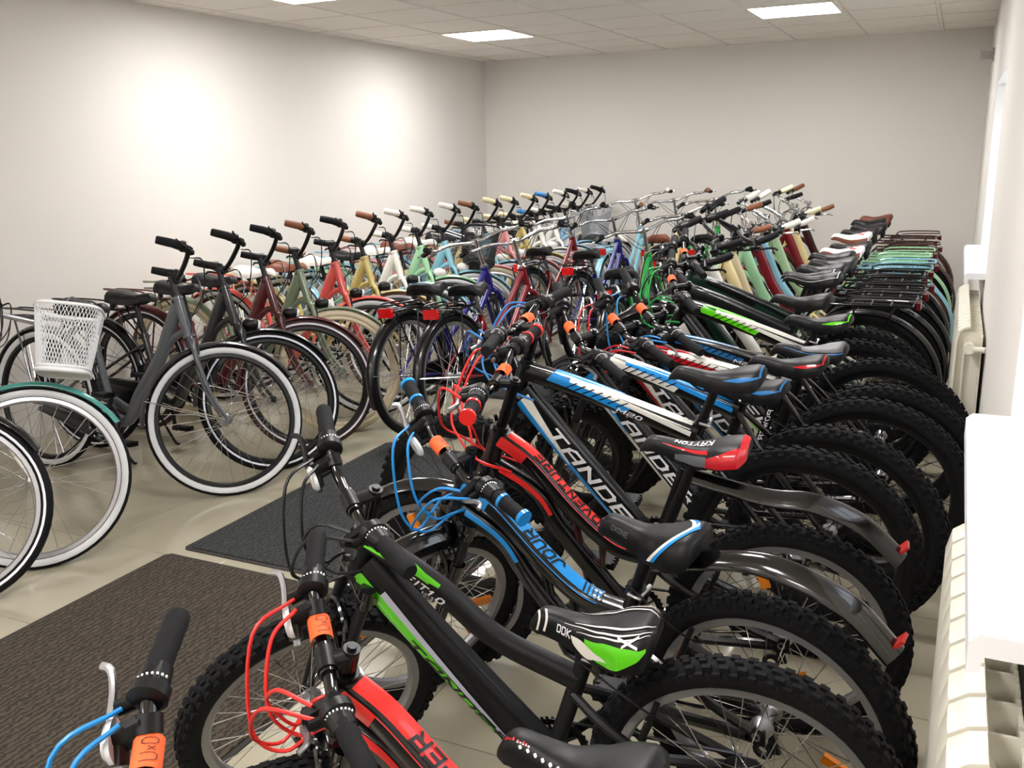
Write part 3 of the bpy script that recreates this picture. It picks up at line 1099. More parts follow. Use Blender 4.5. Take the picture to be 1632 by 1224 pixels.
def handlebar(root, M, P, t, style, barm, gripm, leverm, cable=None, ringcol=None, tagged=False, reflector=False, shifter=True, bell=False):
    c = P['clamp']
    half = [Vector(v) for v in bar_path(t, style)]
    L = smooth_path(half, 5)
    full = [Vector((v.x, -v.y, v.z)) for v in reversed(L)] + L[1:]
    key = (style, round(t['hw'], 3), round(t['back'], 3), round(t['gr'], 3))
    def fn():
        b = MB()
        b.tube(full, .0112, seg=10, ref=(1, 0, 0))
        b.tube([(0, -.03, 0), (0, .03, 0)], .0155, seg=12, ref=(1, 0, 0))
        return b.mesh('handlebar', [barm])
    MM = M @ Matrix.Translation(c)
    hb = obj('handlebar', cached(('bar', key, barm.name), fn), root, MM)
    for s in (1, -1):
        def fg():
            b = MB()
            path = L if s == 1 else [Vector((v.x, -v.y, v.z)) for v in L]
            # last 12 cm
            acc = 0
            pts = [path[-1]]
            i = len(path) - 1
            while acc < (.115 if style == 'mtb' else .098) and i > 0:
                seg_ = (path[i] - path[i - 1]).length
                acc += seg_
                pts.append(path[i - 1])
                i -= 1
            T = (pts[0] - pts[1]).normalized()
            end = pts[0]
            base = pts[-1]
            fine = []
            for k in range(13):
                u = k / 12
                j = u * (len(pts) - 1)
                a_ = int(min(j, len(pts) - 2))
                fine.append(pts[a_].lerp(pts[a_ + 1], j - a_))
            rad = [.0165 + (.0012 if k % 2 else 0) for k in range(13)]
            if style != 'mtb':
                rad = [.0175 + .002 * math.sin(PI * k / 12) for k in range(13)]
            b.tube([end + T * .004] + fine, [.015] + rad, seg=12, ref=(1, 0, 0))
            if ringcol:
                b.tube([end + T * .006, end - T * .004], .0205, seg=14, m=1, ref=(1, 0, 0))
                q = fine[6]
                b.tube([q + T * .004, q - T * .004], .0195, seg=14, m=1, ref=(1, 0, 0))
                q = fine[-1]
            return b.mesh('grip', [gripm] + ([paint(ringcol)] if ringcol else []))
        obj('grip', cached(('grip', key, s, gripm.name, ringcol), fg), hb)

        def fl():
            b = MB()
            path = L if s == 1 else [Vector((v.x, -v.y, v.z)) for v in L]
            acc, i = 0, len(path) - 1
            while acc < (.15 if style == 'mtb' else .125) and i > 1:
                acc += (path[i] - path[i - 1]).length
                i -= 1
            q = path[i]
            T = (path[i + 1] - path[i - 1]).normalized()
            e = path[-1]
            b.tube([q - T * .012, q + T * .012], .0175, seg=10, ref=(1, 0, 0))
            fwd = Vector((1, 0, -.35)).normalized()
            if style != 'mtb':
                o_ = Vector((0, s, 0))
                fwd = (o_ * .75 + Vector((0, 0, -.3)) + Vector((.2, 0, 0))).normalized()
            b.tube([q, q + fwd * .044], (.013, .019), seg=8, pw=3)
            p0 = q + fwd * .044
            b.tube([p0 - T * .03, p0 + T * .016], (.012, .013), seg=8, pw=3, ref=(1, 0, 0))
            lev = smooth_path([p0 - T * .012, p0 + T * .02 + fwd * .012, p0 + T * .06 + fwd * .008, p0 + T * .088 + fwd * .012, p0 + T * .1 + fwd * .026], 3)
            b.tube(lev, (.005, .006), seg=8, m=1)
            b.tube([p0 - T * .012, p0 - T * .04], .006, seg=8, m=1)
            return b.mesh('brake_lever', [BLK, leverm])
        obj('brake_lever', cached(('lever', key, s, leverm.name), fl), hb)
        if shifter:
            def fs():
                b = MB()
                path = L if s == 1 else [Vector((v.x, -v.y, v.z)) for v in L]
                acc, i = 0, len(path) - 1
                while acc < (.118 if style == 'mtb' else .104) and i > 1:
                    acc += (path[i] - path[i - 1]).length
                    i -= 1
                q = path[i]
                T = (path[-1] - path[i]).normalized()
                b.tube([q - T * .016, q - T * .012, q + T * .004, q + T * .006, q + T * .034], [.019, .026, .026, .022, .019], seg=16, ref=(1, 0, 0))
                b.tube([q - T * .004 + Vector((.01, 0, -.006)), q - T * .004 + Vector((.042, 0, -.012))], (.008, .012), seg=8)
                for k in range(9):
                    a_ = k * .28 - 1.1
                    dq = Vector((math.sin(a_) * -.022, 0, math.cos(a_) * .022))
                    b.box(q + T * .009 + dq, (.0025, .0035, .0025), 1)
                return b.mesh('gear_shifter', [BLK, LWHITE])
            obj('gear_shifter', cached(('shift', key, s), fs), hb)
    if cable:
        cmn = mat('cable_' + cable, srgb(*PAINT[cable]), rough=.4, var=.03)
        x = -.03
        ends = P['hbot'].lerp(P['htop'], .35) - c
        for (s, k) in ((1, 0), (-1, 0), (1, 1), (-1, 1)):
            b = MB()
            y0 = t['hw'] - (.15 if k == 0 else .125)
            z0 = t['gr'] if style == 'mtb' else t['gr'] * .5
            out = .11 if k == 0 else .15
            if style == 'mtb':
                pts = [(.03, s * y0, z0 - .01), (out * .7, s * (y0 - .05), z0 - .01), (out, s * (y0 - .11) * .6, -.06 - .05 * k), (out * .75, -s * .01, -.14 - .03 * k), (ends.x + .035, -s * .03, ends.z + .0), (ends.x - .06, -s * .03, ends.z - .03)]
            else:
                pts = [(.04, s * (t['hw'] - .03), z0), (.10, s * .16, z0 + .01), (.12, s * .06, -.06 - .04 * k), (.08, -s * .02, -.17), (ends.x + .03, -s * .02, ends.z - .02), (ends.x + .035, -s * .015, ends.z - .14)]
            b.tube(smooth_path([Vector(p) for p in pts], 6), (.0034 if style == 'mtb' else .0024), seg=6, ref=(1, 0, 0))
            obj('cable', b.mesh('cable', [cmn]), hb)
    if tagged:
        b = MB()
        rings = []
        for i in range(9):
            q = -.4 + 3.6 * i / 8
            rr = .019
            rings.append([(rr * math.cos(q), y, rr * math.sin(q)) for y in (-.024, 0, .024)])
        inner = [[(p[0] * .95, p[1], p[2] * .95) for p in r_] for r_ in rings]
        for rg in (rings, inner):
            b.loft(rg, closed=False, caps=False)
        vs_, fs, w_ = text2d('0xU', .1, .07)
        mid_ = []
        for (x, y) in vs_:
            q = 2.0 - (y - .5) * 1.1
            mid_.append((.0198 * math.cos(q), -.017 + x / w_ * .034, .0198 * math.sin(q)))
        b.add(mid_, fs, 1)
        o = obj('price_tag', b.mesh('price_tag', [TAG, INK]), hb, Matrix.Translation((0, -.062, .004)))
        o['label'] = 'folded orange price tag'
    if reflector:
        def fr():
            b = MB()
            b.tube([(0, 0, 0), (.035, 0, -.005)], .006, seg=8)
            b.tube([(.034, 0, -.005), (.04, 0, -.005), (.046, 0, -.005)], [(.03, .022), (.03, .022), (.024, .016)], seg=14, m=1, pw=2.6)
            return b.mesh('front_reflector', [BLK, CLEAR])
        obj('front_reflector', cached('frefl', fr), hb, Matrix.Translation((.008, -.10, .01)))
    if bell:
        def fb():
            b = MB()
            b.ellipsoid((0, 0, .02), (.022, .022, .016), 0)
            b.tube([(0, 0, 0), (0, 0, .012)], .01, seg=8, m=1)
            return b.mesh('bell', [CHROME, BLK])
        obj('bell', cached('bell', fb), hb, Matrix.Translation((.03, .09, .022)))
    return hb


def stem(root, M, P, m):
    b = MB()
    c = P['clamp']
    top = P['stemtop']
    b.tube([P['htop'], top + P['a'] * .012], .0145 if m is not CHROME else .0125, seg=12)
    b.tube([top, c], (.014, .013), seg=10)
    b.tube([c + Vector((0, -.022, 0)), c + Vector((0, .022, 0))], .018, seg=12, ref=(1, 0, 0))
    b.tube([P['htop'], P['htop'] + P['a'] * .02], .021, seg=12)
    b.tube([top + P['a'] * .010, top + P['a'] * .018], .008, seg=8)
    return obj('stem', b.mesh('stem', [m]), root, M)


# ---------------------------------------------------------------- saddles
SPROF = {'mtb': (.272, [(0, .012), (.05, .021), (.2, .024), (.4, .03), (.6, .048), (.78, .066), (.9, .066), (.97, .052), (1, .03)], .054),
         'kid': (.255, [(0, .014), (.05, .024), (.2, .028), (.4, .036), (.6, .058), (.78, .076), (.9, .076), (.97, .062), (1, .038)], .072),
         'city': (.262, [(0, .018), (.06, .032), (.2, .038), (.4, .052), (.58, .082), (.75, .104), (.9, .104), (.97, .085), (1, .05)], .066)}


def saddle_pt(kind, s, q, off=0.):
    L, prof, h = SPROF[kind]
    for i in range(len(prof) - 1):
        if prof[i][0] <= s <= prof[i + 1][0] + 1e-9:
            t = (s - prof[i][0]) / (prof[i + 1][0] - prof[i][0])
            t = t * t * (3 - 2 * t)
            hw = prof[i][1] + (prof[i + 1][1] - prof[i][1]) * t
            break
    ends = min(1, s / .08) ** .6 * min(1, (1.0 - s) / .10 + .25) ** .6
    hh = h * (.55 + .45 * min(1, s / .75)) * max(.35, ends)
    zt = -.012 * math.exp(-((s - .45) / .2) ** 2) + .016 * max(0, (s - .65) / .35) - .014 * max(0, (.12 - s) / .12)
    zt -= .02 * (1 - ends)
    c, si = math.cos(q), math.sin(q)
    y = hw * math.copysign(abs(c) ** .72, c)
    z = zt - hh + hh * abs(si) ** .72
    x = L * .55 - L * s
    return Vector((x, y + (off if c > 0 else -off) * abs(c), z + off * si))


def saddle_mesh(kind, pal, fnname):
    def fn():
        b = MB()
        ns, nq = 28, 24
        rings = []
        for i in range(ns + 1):
            rings.append([saddle_pt(kind, i / ns, PI * j / nq) for j in range(nq + 1)])
        b.loft(rings, closed=True, caps=True)
        return b.mesh('saddle_' + fnname, pal[:1], 50)
    return cached(('saddle', kind, pal[0].name), fn)


def sband(b, kind, s0, s1, qa, qb, n=20, k=6, off=.0016, both=True, m=0):
    """patch on the saddle cover: along s0..s1, between the angles qa(c) and qb(c), c = 0..1"""
    fa = qa if callable(qa) else (lambda c: qa)
    fb = qb if callable(qb) else (lambda c: qb)
    for mir in ((0, 1) if both else (0,)):
        rows = []
        for i in range(n + 1):
            c = i / n
            a, e = fa(c), fb(c)
            rows.append([saddle_pt(kind, s0 + (s1 - s0) * c, (a + (e - a) * j / k) if not mir else PI - (a + (e - a) * j / k), off) for j in range(k + 1)])
        if mir:
            rows = rows[::-1]
        b.cuts.append((len(b.v), len(b.f)))
        b.loft(rows, m, closed=False, caps=False)


def scross(b, kind, fs0, fs1, q0, q1, n=28, k=3, off=.0016):
    """patch across the saddle: for each angle q0..q1, between s = fs0(q) and fs1(q)"""
    rows = []
    for i in range(n + 1):
        q = q0 + (q1 - q0) * i / n
        rows.append([saddle_pt(kind, min(.995, fs0(q) + (fs1(q) - fs0(q)) * j / k), q, off) for j in range(k + 1)])
    b.cuts.append((len(b.v), len(b.f)))
    b.loft(rows, 0, closed=False, caps=False)


def saddle_panels(kind, fnname, pal):
    """coloured cover panels as (mesh, material) pairs"""
    out = []

    def done(b, m):
        # one panel for each separate patch
        cuts = b.cuts + [(len(b.v), len(b.f))]
        for (v0, f0), (v1, f1) in zip(cuts[:-1], cuts[1:]):
            c_ = MB()
            c_.v = b.v[v0:v1]
            c_.f = [tuple(i - v0 for i in f) for f in b.f[f0:f1]]
            c_.m = [0] * len(c_.f)
            out.append((c_, m))
    sn = lambda c: max(0., math.sin(PI * c))
    if fnname == 'red':
        b = MB()
        sband(b, kind, .62, .985, .03, lambda c: .40 + .55 * min(1, c * 1.4), 22)
        scross(b, kind, lambda q: .925, lambda q: .99, .25, PI - .25)
        sband(b, kind, .22, .64, lambda c: .80 - .16 * c, lambda c: .80 + .20 * sn(c * .5 + .1) - .1 * c, 18, 3)
        done(b, pal[1])
        b = MB()
        sband(b, kind, .34, .63, .04, lambda c: .12 + .42 * sn(.15 + c * .5), 16)
        done(b, pal[2])
    elif fnname == 'chev':
        mid = lambda q: .93 - .31 * abs(q - PI / 2) / 1.4
        b = MB()
        scross(b, kind, lambda q: mid(q) - .045, lambda q: mid(q) - .01, .10, PI - .10)
        done(b, pal[1])
        b = MB()
        scross(b, kind, lambda q: mid(q) - .01, lambda q: mid(q) + .03, .10, PI - .10)
        done(b, pal[2])
    elif fnname == 'fit':
        b = MB()
        sband(b, kind, .47, .955, lambda c: .44 - .40 * sn(c ** .8) ** .8, lambda c: .66 - .10 * c + .10 * sn(c), 26)
        done(b, pal[2])
        b = MB()
        wl = lambda c: .52 - .48 * sn(min(.75, c ** .7)) ** .7
        sband(b, kind, .36, .66, wl, lambda c: max(wl(c), .56 - .40 * c ** 1.6), 22, 5, .0024)
        for (a0, a1, s0, s1, w) in ((.78, 1.0, .40, .97, .045), (.98, 1.12, .30, .98, .05), (1.2, 1.34, .38, .99, .05)):
            sband(b, kind, s0, s1, lambda c: a0 + (a1 - a0) * c + .05 * math.sin(c * 7), lambda c: a0 + (a1 - a0) * c + .05 * math.sin(c * 7) + w * (.4 + sn(c)), 26, 2, .0022)
        for s0 in (.06, .12):
            scross(b, kind, lambda q: s0 + .03 * math.sin(q * 2), lambda q: s0 + .018 + .03 * math.sin(q * 2), .15, 1.5)
        # crossing slashes towards the tail
        for (s0, s1, a0, a1) in ((.74, .90, .95, .62), (.78, .90, .66, .98)):
            sband(b, kind, s0, s1, lambda c: a0 + (a1 - a0) * c, lambda c: a0 + (a1 - a0) * c + .09, 10, 2, .003)
        done(b, pal[1])
    elif fnname == 'edge':
        b = MB()
        sband(b, kind, .60, .965, lambda c: .62 - .1 * sn(c), lambda c: .66 + .14 * sn(c), 18, 3)
        scross(b, kind, lambda q: .955, lambda q: .975, .6, PI - .6)
        done(b, pal[1])
    elif fnname == 'grey':
        b = MB()
        sband(b, kind, .42, .96, lambda c: .95 - .3 * c, PI / 2, 20, 6)
        done(b, pal[1])
        b = MB()
        sband(b, kind, .20, .97, lambda c: .78 - .32 * c, lambda c: .86 - .30 * c, 22, 2, .002)
        done(b, pal[2])
    elif fnname == 'pipe':
        b = MB()
        sband(b, kind, .05, .95, lambda c: .56 - .12 * math.sin(c * 5), lambda c: .60 - .12 * math.sin(c * 5), 28, 2)
        scross(b, kind, lambda q: .94, lambda q: .955, .60, PI - .60)
        done(b, pal[1])
    elif fnname == 'dots':
        # printed row of white dots and a short red scrawl, too small to read
        b = MB()
        for k in range(16):
            s0 = .17 + k * .05
            sband(b, kind, s0, s0 + .026, lambda c: .86 + .10 * (1 - sn(c)) - .04, lambda c: .92 + .10 * sn(c) - .0, 6, 2, both=False)
        out.append((b, pal[1]))
        b = MB()
        for k in range(9):
            s0 = .07 + k * .018 + (.012 if k > 3 else 0)
            sband(b, kind, s0, s0 + .012, 1.06 + .02 * (k % 2), 1.26 - .05 * (k % 3), 3, 2, both=False)
        out.append((b, pal[2]))
    elif fnname == 'flower':
        b = MB()
        sband(b, kind, .02, .985, .02, .55, 22, 5)
        done(b, pal[1])
        b = MB()
        for (s0, q0) in ((.80, 1.25), (.72, 1.5), (.84, 1.7)):
            sband(b, kind, s0 - .05, s0 + .05, lambda c: q0 - .16 * sn(c), lambda c: q0 + .16 * sn(c), 8, 3, both=False)
        done(b, pal[2])
    return out


def saddle(root, P, t, kind, fnname, pal, post_from, postm=None, word=None, wordm=None):
    s = obj('saddle', saddle_mesh(kind, pal, fnname), root, Matrix.Translation(P['sad']))
    def fu():
        b = MB()
        for sg in (-1, 1):
            b.tube(smooth_path([(.10, sg * .008, -.035), (.05, sg * .02, -.062), (-.04, sg * .024, -.062), (-.10, sg * .03, -.03)], 4), .0035, seg=6)
        b.box((0, 0, -.06), (.04, .05, .022))
        if kind == 'city':
            for sg in (-1, 1):
                for k in range(5):
                    b.revolve([(.012, -.002), (.016, -.002), (.016, .002), (.012, .002)], 10, ctr=(-.09, sg * .05, -.075 + 0))
                b.tube([(-.09, sg * .05, -.085), (-.09, sg * .05, -.03)], .014, seg=8, ref=(1, 0, 0))
        return b.mesh('saddle_rails', [STEEL])
    obj('saddle_rails', cached(('rails', kind), fu), s)
    if fnname != 'plain':
        for k_, (pb, pm) in enumerate(saddle_panels(kind, fnname, pal)):
            obj('saddle_panel', cached(('spanel', kind, fnname, k_, pm.name), lambda: pb.mesh('saddle_panel', [pm], 60)), s)
    if word:
        b = MB()
        vs_, fs, w_ = text2d(word)
        txt, s0, ln, q0, hq = word, *wordm[:4]
        out = []
        for (x, y) in vs_:
            out.append(saddle_pt(kind, s0 + ln * x / w_, q0 + hq * y, .0015))
        b.add(out, fs)
        o = obj('lettering', b.mesh('saddle_word', [wordm[4]]), s)
    b = MB()
    b.tube([P['seat'](post_from), P['sad'] + Vector((.012, 0, -.05))], .0138, seg=12)
    obj('seatpost', b.mesh('seatpost', [postm or BLK]), root)
    b = MB()
    c = P['seat'](post_from - .01)
    b.tube([c + Vector((-.022, -.03, 0)), c + Vector((-.022, .02, 0))], .006, seg=8, ref=(1, 0, 0))
    b.tube(smooth_path([c + Vector((-.022, .022, 0)), c + Vector((-.03, .034, .004)), c + Vector((-.0, .036, .012))], 4), .004, seg=6)
    obj('seat_clamp', b.mesh('seat_clamp', [ALU]), root)
    return s


# ---------------------------------------------------------------- cranks
def crankset(root, P, t, ang=.6, guard=None, ringm=STEEL, L=.155):
    bb = P['bb']
    rr = .078 if t['r'] > .32 else .068
    def fn():
        b = MB()
        b.revolve([(rr - .014, -.045), (rr, -.044), (rr, -.047), (rr - .014, -.048)], 36)
        b.revolve([(.012, -.04), (.024, -.04), (.024, -.05), (.012, -.05)], 14)
        for k in range(5):
            q = 2 * PI * k / 5
            b.tube([(.02 * math.cos(q), -.046, .02 * math.sin(q)), ((rr - .006) * math.cos(q), -.046, (rr - .006) * math.sin(q))], (.006, .002), seg=6)
        for k in range(34):
            q = 2 * PI * k / 34
            b.box(((rr + .003) * math.cos(q), -.0455, (rr + .003) * math.sin(q)), (.007, .002, .006), 0, Matrix.Rotation(-q, 3, 'Y'))
        for (s, q) in ((-1, ang), (1, ang + PI)):
            y = s * .062
            e = Vector((L * math.cos(q), y + s * .006, L * math.sin(q)))
            b.tube([(0, y, 0), e], [(.008, .012), (.007, .010)], seg=8, pw=3)
            b.tube([(0, s * .03, 0), (0, s * .07, 0)], .014, seg=10, ref=(1, 0, 0))
        return b.mesh('crankset', [ringm if ringm is not STEEL else BLK])
    cs = obj('crankset', cached(('crank', rr, round(ang, 2), L, ringm.name), fn), root, Matrix.Translation(bb))
    def fp():
        b = MB()
        b.tube([(0, -.0, 0), (0, .045, 0)], .008, seg=8, ref=(1, 0, 0))
        b.box((0, .052, 0), (.085, .062, .018))
        for sx in (-1, 1):
            for k in range(4):
                b.box((sx * .043, .028 + k * .016, 0), (.008, .008, .024))
        return b.mesh('pedal', [BLK])
    pm = cached('pedal', fp)
    for (s, q) in ((-1, ang), (1, ang + PI)):
        Mx = Matrix.Translation((L * math.cos(q), s * .072, L * math.sin(q)))
        if s < 0:
            Mx = Mx @ Matrix.Rotation(PI, 4, 'Z')
        obj('pedal', pm, cs, Mx)
    # chain
    b = MB()
    r1, r2_ = rr, .042
    rh = P['rhub']
    d = (rh - bb)
    L0 = d.length
    base = math.atan2(d.z, d.x)
    off = math.asin((r1 - r2_) / L0)
    pts = []
    for k in range(9):
        q = base + PI / 2 + off + (-PI / 2 * 0) - (PI + 2 * off) * k / 8
        pts.append(bb + Vector((r1 * math.cos(q), -.046, r1 * math.sin(q))))
    for k in range(9):
        q = base - PI / 2 - off - (PI - 2 * off) * k / 8
        pts.append(rh + Vector((r2_ * math.cos(q), -.046, r2_ * math.sin(q))))
    # order: round the ring on the front, then the sprocket at the back
    b.tube(pts, (.0035, .0045), seg=6, loop=True)
    obj('chain', b.mesh('chain', [STEEL]), root)
    if guard:
        g = MB()
        bb_, rh_ = bb, rh
        outl = []
        R1, R2 = rr + .03, .05
        for k in range(13):
            q = base + PI / 2 - PI * k / 12
            outl.append(bb_ + Vector((R1 * math.cos(q), 0, R1 * math.sin(q))))
        for k in range(9):
            q = base - PI / 2 - PI * k / 8
            outl.append(rh_ + Vector((R2 * math.cos(q), 0, R2 * math.sin(q))))
        g.loft([[p + Vector((0, y, 0)) for p in outl] for y in (-.036, -.058)])
        cen = (bb_ + rh_) / 2
        g.loft([[p + Vector((0, -.058, 0)) for p in outl], [cen + (p - cen) * .93 + Vector((0, -.064, 0)) for p in outl]])
        obj('chain_guard', g.mesh('chain_guard', [guard]), root)


def kickstand(root, P, t, lean):
    b = MB()
    a = P['bb'] + Vector((-.09, .03, -.02))
    # foot reaches the floor on the left side, allowing for the lean
    y = .17
    z = y * math.tan(lean)
    b.tube(smooth_path([a, a + Vector((.0, .02, -.03)), Vector((a.x + .02, y - .012, z + .03)), Vector((a.x + .045, y, z + .006))], 4), .007, seg=8)
    b.box(a + Vector((0, -.01, .01)), (.05, .04, .02))
    obj('kickstand', b.mesh('kickstand', [BLK]), root)


def rack_part(root, P, t, m, zc, zoff=.055, xe=.22, refl='small'):
    rh = P['rhub']
    b = MB()
    z = t['r'] * 2 + zoff
    x0, x1 = rh.x + .20, rh.x - xe
    w = .06
    loop = smooth_path([(x0, -w * .5, z), (x0 - .03, -w, z), (x1 + .04, -w, z), (x1, -w * .4, z), (x1, w * .4, z), (x1 + .04, w, z), (x0 - .03, w, z), (x0, w * .5, z)], 3)
    b.tube(loop, .006, seg=7)
    b.tube(smooth_path([(x0 - .06, -.03, z), (x1 + .01, -.03, z)], 3), .005, seg=6)
    b.tube(smooth_path([(x0 - .06, .03, z), (x1 + .01, .03, z)], 3), .005, seg=6)
    for k in range(4):
        x = x0 - .05 - k * .09
        b.tube([(x, -w, z), (x, w, z)], .005, seg=6, ref=(1, 0, 0))
    # raised rear hoop
    b.tube(smooth_path([(x0 - .10, -w, z), (x0 - .14, -w, z + .035), (x1 + .02, -w * .9, z + .04), (x1 - .012, -w * .5, z + .035), (x1 - .012, w * .5, z + .035), (x1 + .02, w * .9, z + .04), (x0 - .14, w, z + .035), (x0 - .10, w, z)], 3), .005, seg=6)
    for s in (-1, 1):
        for xx in (rh.x + .05, rh.x - .14):
            b.tube([(xx, s * w, z), (rh.x + .0, s * .07, rh.z + .03)], .005, seg=6)
        b.tube([(x0, s * w * .5, z), P['seat'](zc - .02) + Vector((0, s * .012, 0))], .005, seg=6)
    o = obj('rack', b.mesh('rack', [m]), root)
    d = MB()
    if refl == 'low':
        q = R(178)
        d.box(rh + Vector(((t['r'] + .034) * math.cos(q), 0, (t['r'] + .034) * math.sin(q))), (.018, .04, .06))
        obj('rear_reflector', d.mesh('rear_reflector', [REDD, BLK]), root)
        return o
    sz = (.022, .085, .05) if refl == 'wide' else (.02, .06, .034)
    d.box((x1 - .022, 0, z - .004), sz)
    d.box((x1 - .008, 0, z - .004), (.012, sz[1] * .7, sz[2] * .7), 1)
    obj('rear_reflector', d.mesh('rear_reflector', [RED if refl == 'wide' else REDD, BLK]), root)
    return o


def headlight(root, M, P, t, m):
    cr = P['A0'] + P['a'] * (t['hb'] + .0) + Vector((.075, 0, .0))
    b = MB()
    b.ellipsoid(cr, (.045, .034, .034), 0, 14, 9)
    b.tube([cr + Vector((.03, 0, 0)), cr + Vector((.042, 0, 0))], [.03, .026], seg=14, m=1, ref=(0, 1, 0))
    b.tube([cr + Vector((-.02, 0, -.02)), P['A0'] + P['a'] * (t['hb'] - .02) + Vector((.012, 0, 0))], .006, seg=6, m=2)
    obj('headlight', b.mesh('headlight', [m, CLEAR, BLK]), root, M)


def basket(root, M, P, t, m, size=(.20, .30, .22), nx=14, nz=11, thick=.0035, diag=True, fwdoff=.06):
    """open-topped mesh basket hung on the bars: bottom, four flared walls and a rim"""
    c = P['clamp'] + Vector((fwdoff, 0, .03))
    dx, dy, dz = size
    b = MB()

    def corner(sx, sy, f):
        k = .78 + .22 * f
        return Vector((c.x + dx / 2 + sx * dx / 2 * k, c.y + sy * dy / 2 * k, c.z - dz * (1 - f)))
    tab = []
    acc_ = 0
    prev = None
    for k_ in range(721):
        a_ = 2 * PI * k_ / 720
        q_ = (dx * math.copysign(abs(math.cos(a_)) ** .5, math.cos(a_)), dy * math.copysign(abs(math.sin(a_)) ** .5, math.sin(a_)))
        if prev:
            acc_ += math.hypot(q_[0] - prev[0], q_[1] - prev[1])
        tab.append((acc_, a_))
        prev = q_

    def even(th):
        u = (th / (2 * PI)) % 1.0 * acc_
        lo, hi = 0, 720
        while hi - lo > 1:
            md = (lo + hi) // 2
            if tab[md][0] <= u:
                lo = md
            else:
                hi = md
        t_ = (u - tab[lo][0]) / max(1e-9, tab[hi][0] - tab[lo][0])
        return tab[lo][1] + (tab[hi][1] - tab[lo][1]) * t_

    def ring_pt(th, f):
        k = .76 + .24 * f
        th = even(th)
        cc, ss = math.cos(th), math.sin(th)
        return Vector((c.x + dx / 2 + dx / 2 * k * math.copysign(abs(cc) ** .5, cc), c.y + dy / 2 * k * math.copysign(abs(ss) ** .5, ss), c.z - dz * (1 - f)))
    N = nx * 4
    for k in range(N):
        th = 2 * PI * k / N
        if diag:
            for dr in (1, -1):
                b.tube([ring_pt(th + dr * .62 * j / 6, j / 6) for j in range(7)], (thick * .38, thick * .25), seg=4, caps=False)
        else:
            b.tube([ring_pt(th, j / 3) for j in range(4)], thick * .4, seg=4, caps=False)
    if not diag:
        for j in range(nz + 1):
            b.tube([ring_pt(2 * PI * k / 32, j / nz) for k in range(32)], thick * .4, seg=4, loop=True, ref=(0, 0, 1))
    for f, r_ in ((0., .010), (.06, .006), (1., .007)):
        b.tube([ring_pt(2 * PI * k / 40, f) for k in range(40)], r_, seg=8, loop=True, ref=(0, 0, 1))
    b.loft([[ring_pt(2 * PI * k / 40, 0) + Vector((0, 0, z)) for k in range(40)] for z in (-.004, .004)])
    bk = obj('basket', b.mesh('basket', [m]), root, M)
    if diag:
        for th in (0., PI):
            d = MB()
            d.loft([[ring_pt(th + a_, f) + Vector((.003 * (1 if th == 0 else -1), 0, 0)) for a_ in (-.32, -.15, .15, .32)] for f in (.66, .75, .84, .92)], closed=False, caps=False)
            obj('badge', d.mesh('badge', [m]), bk)
    d = MB()
    hz = c + Vector((dx / 2, 0, 0))
    d.tube(smooth_path([hz + Vector((0, -dy / 2, .0)), hz + Vector((.01, -dy / 2 + .05, .035)), hz + Vector((.01, 0, .05)), hz + Vector((.01, dy / 2 - .05, .035)), hz + Vector((0, dy / 2, 0))], 4), .0035, seg=6)
    d.tube([c + Vector((0, -.03, -.06)), P['clamp'] + Vector((0, -.03, 0))], .006, seg=6)
    d.tube([c + Vector((0, .03, -.06)), P['clamp'] + Vector((0, .03, 0))], .006, seg=6)
    obj('basket_handle', d.mesh('basket_handle', [ALU]), bk)
    return bk


# ---------------------------------------------------------------- whole bicycles
def root_matrix(t, P, pose):
    x, y, hd, lean, st = pose
    A0, a = P['A0'], P['a']
    S = Matrix.Translation(A0) @ Matrix.Rotation(st, 4, a) @ Matrix.Translation(-A0)
    Lm = Matrix.Rotation(-lean, 4, 'X')
    zf = 9
    for k in range(72):
        q = 2 * PI * k / 72
        p = Lm @ (S @ (P['hub'] + Vector((t['r'] * math.cos(q), 0, t['r'] * math.sin(q)))))
        zf = min(zf, p.z)
    zr = min((Lm @ (P['rhub'] + Vector((t['r'] * math.cos(q), 0, t['r'] * math.sin(q))))).z for q in [2 * PI * k / 72 for k in range(72)])
    pitch = math.atan2(zf - zr, t['wb'])
    Mr = Matrix.Translation((x, y, -zr)) @ Matrix.Rotation(hd, 4, 'Z') @ Lm @ Matrix.Rotation(pitch, 4, 'Y')
    return Mr, S


def bike_root(name, label, group, M):
    o = bpy.data.objects.new(name, None)
    COL.objects.link(o)
    o.empty_display_size = .1
    o.matrix_world = M
    tag(o, label, 'bicycle', group)
    return o


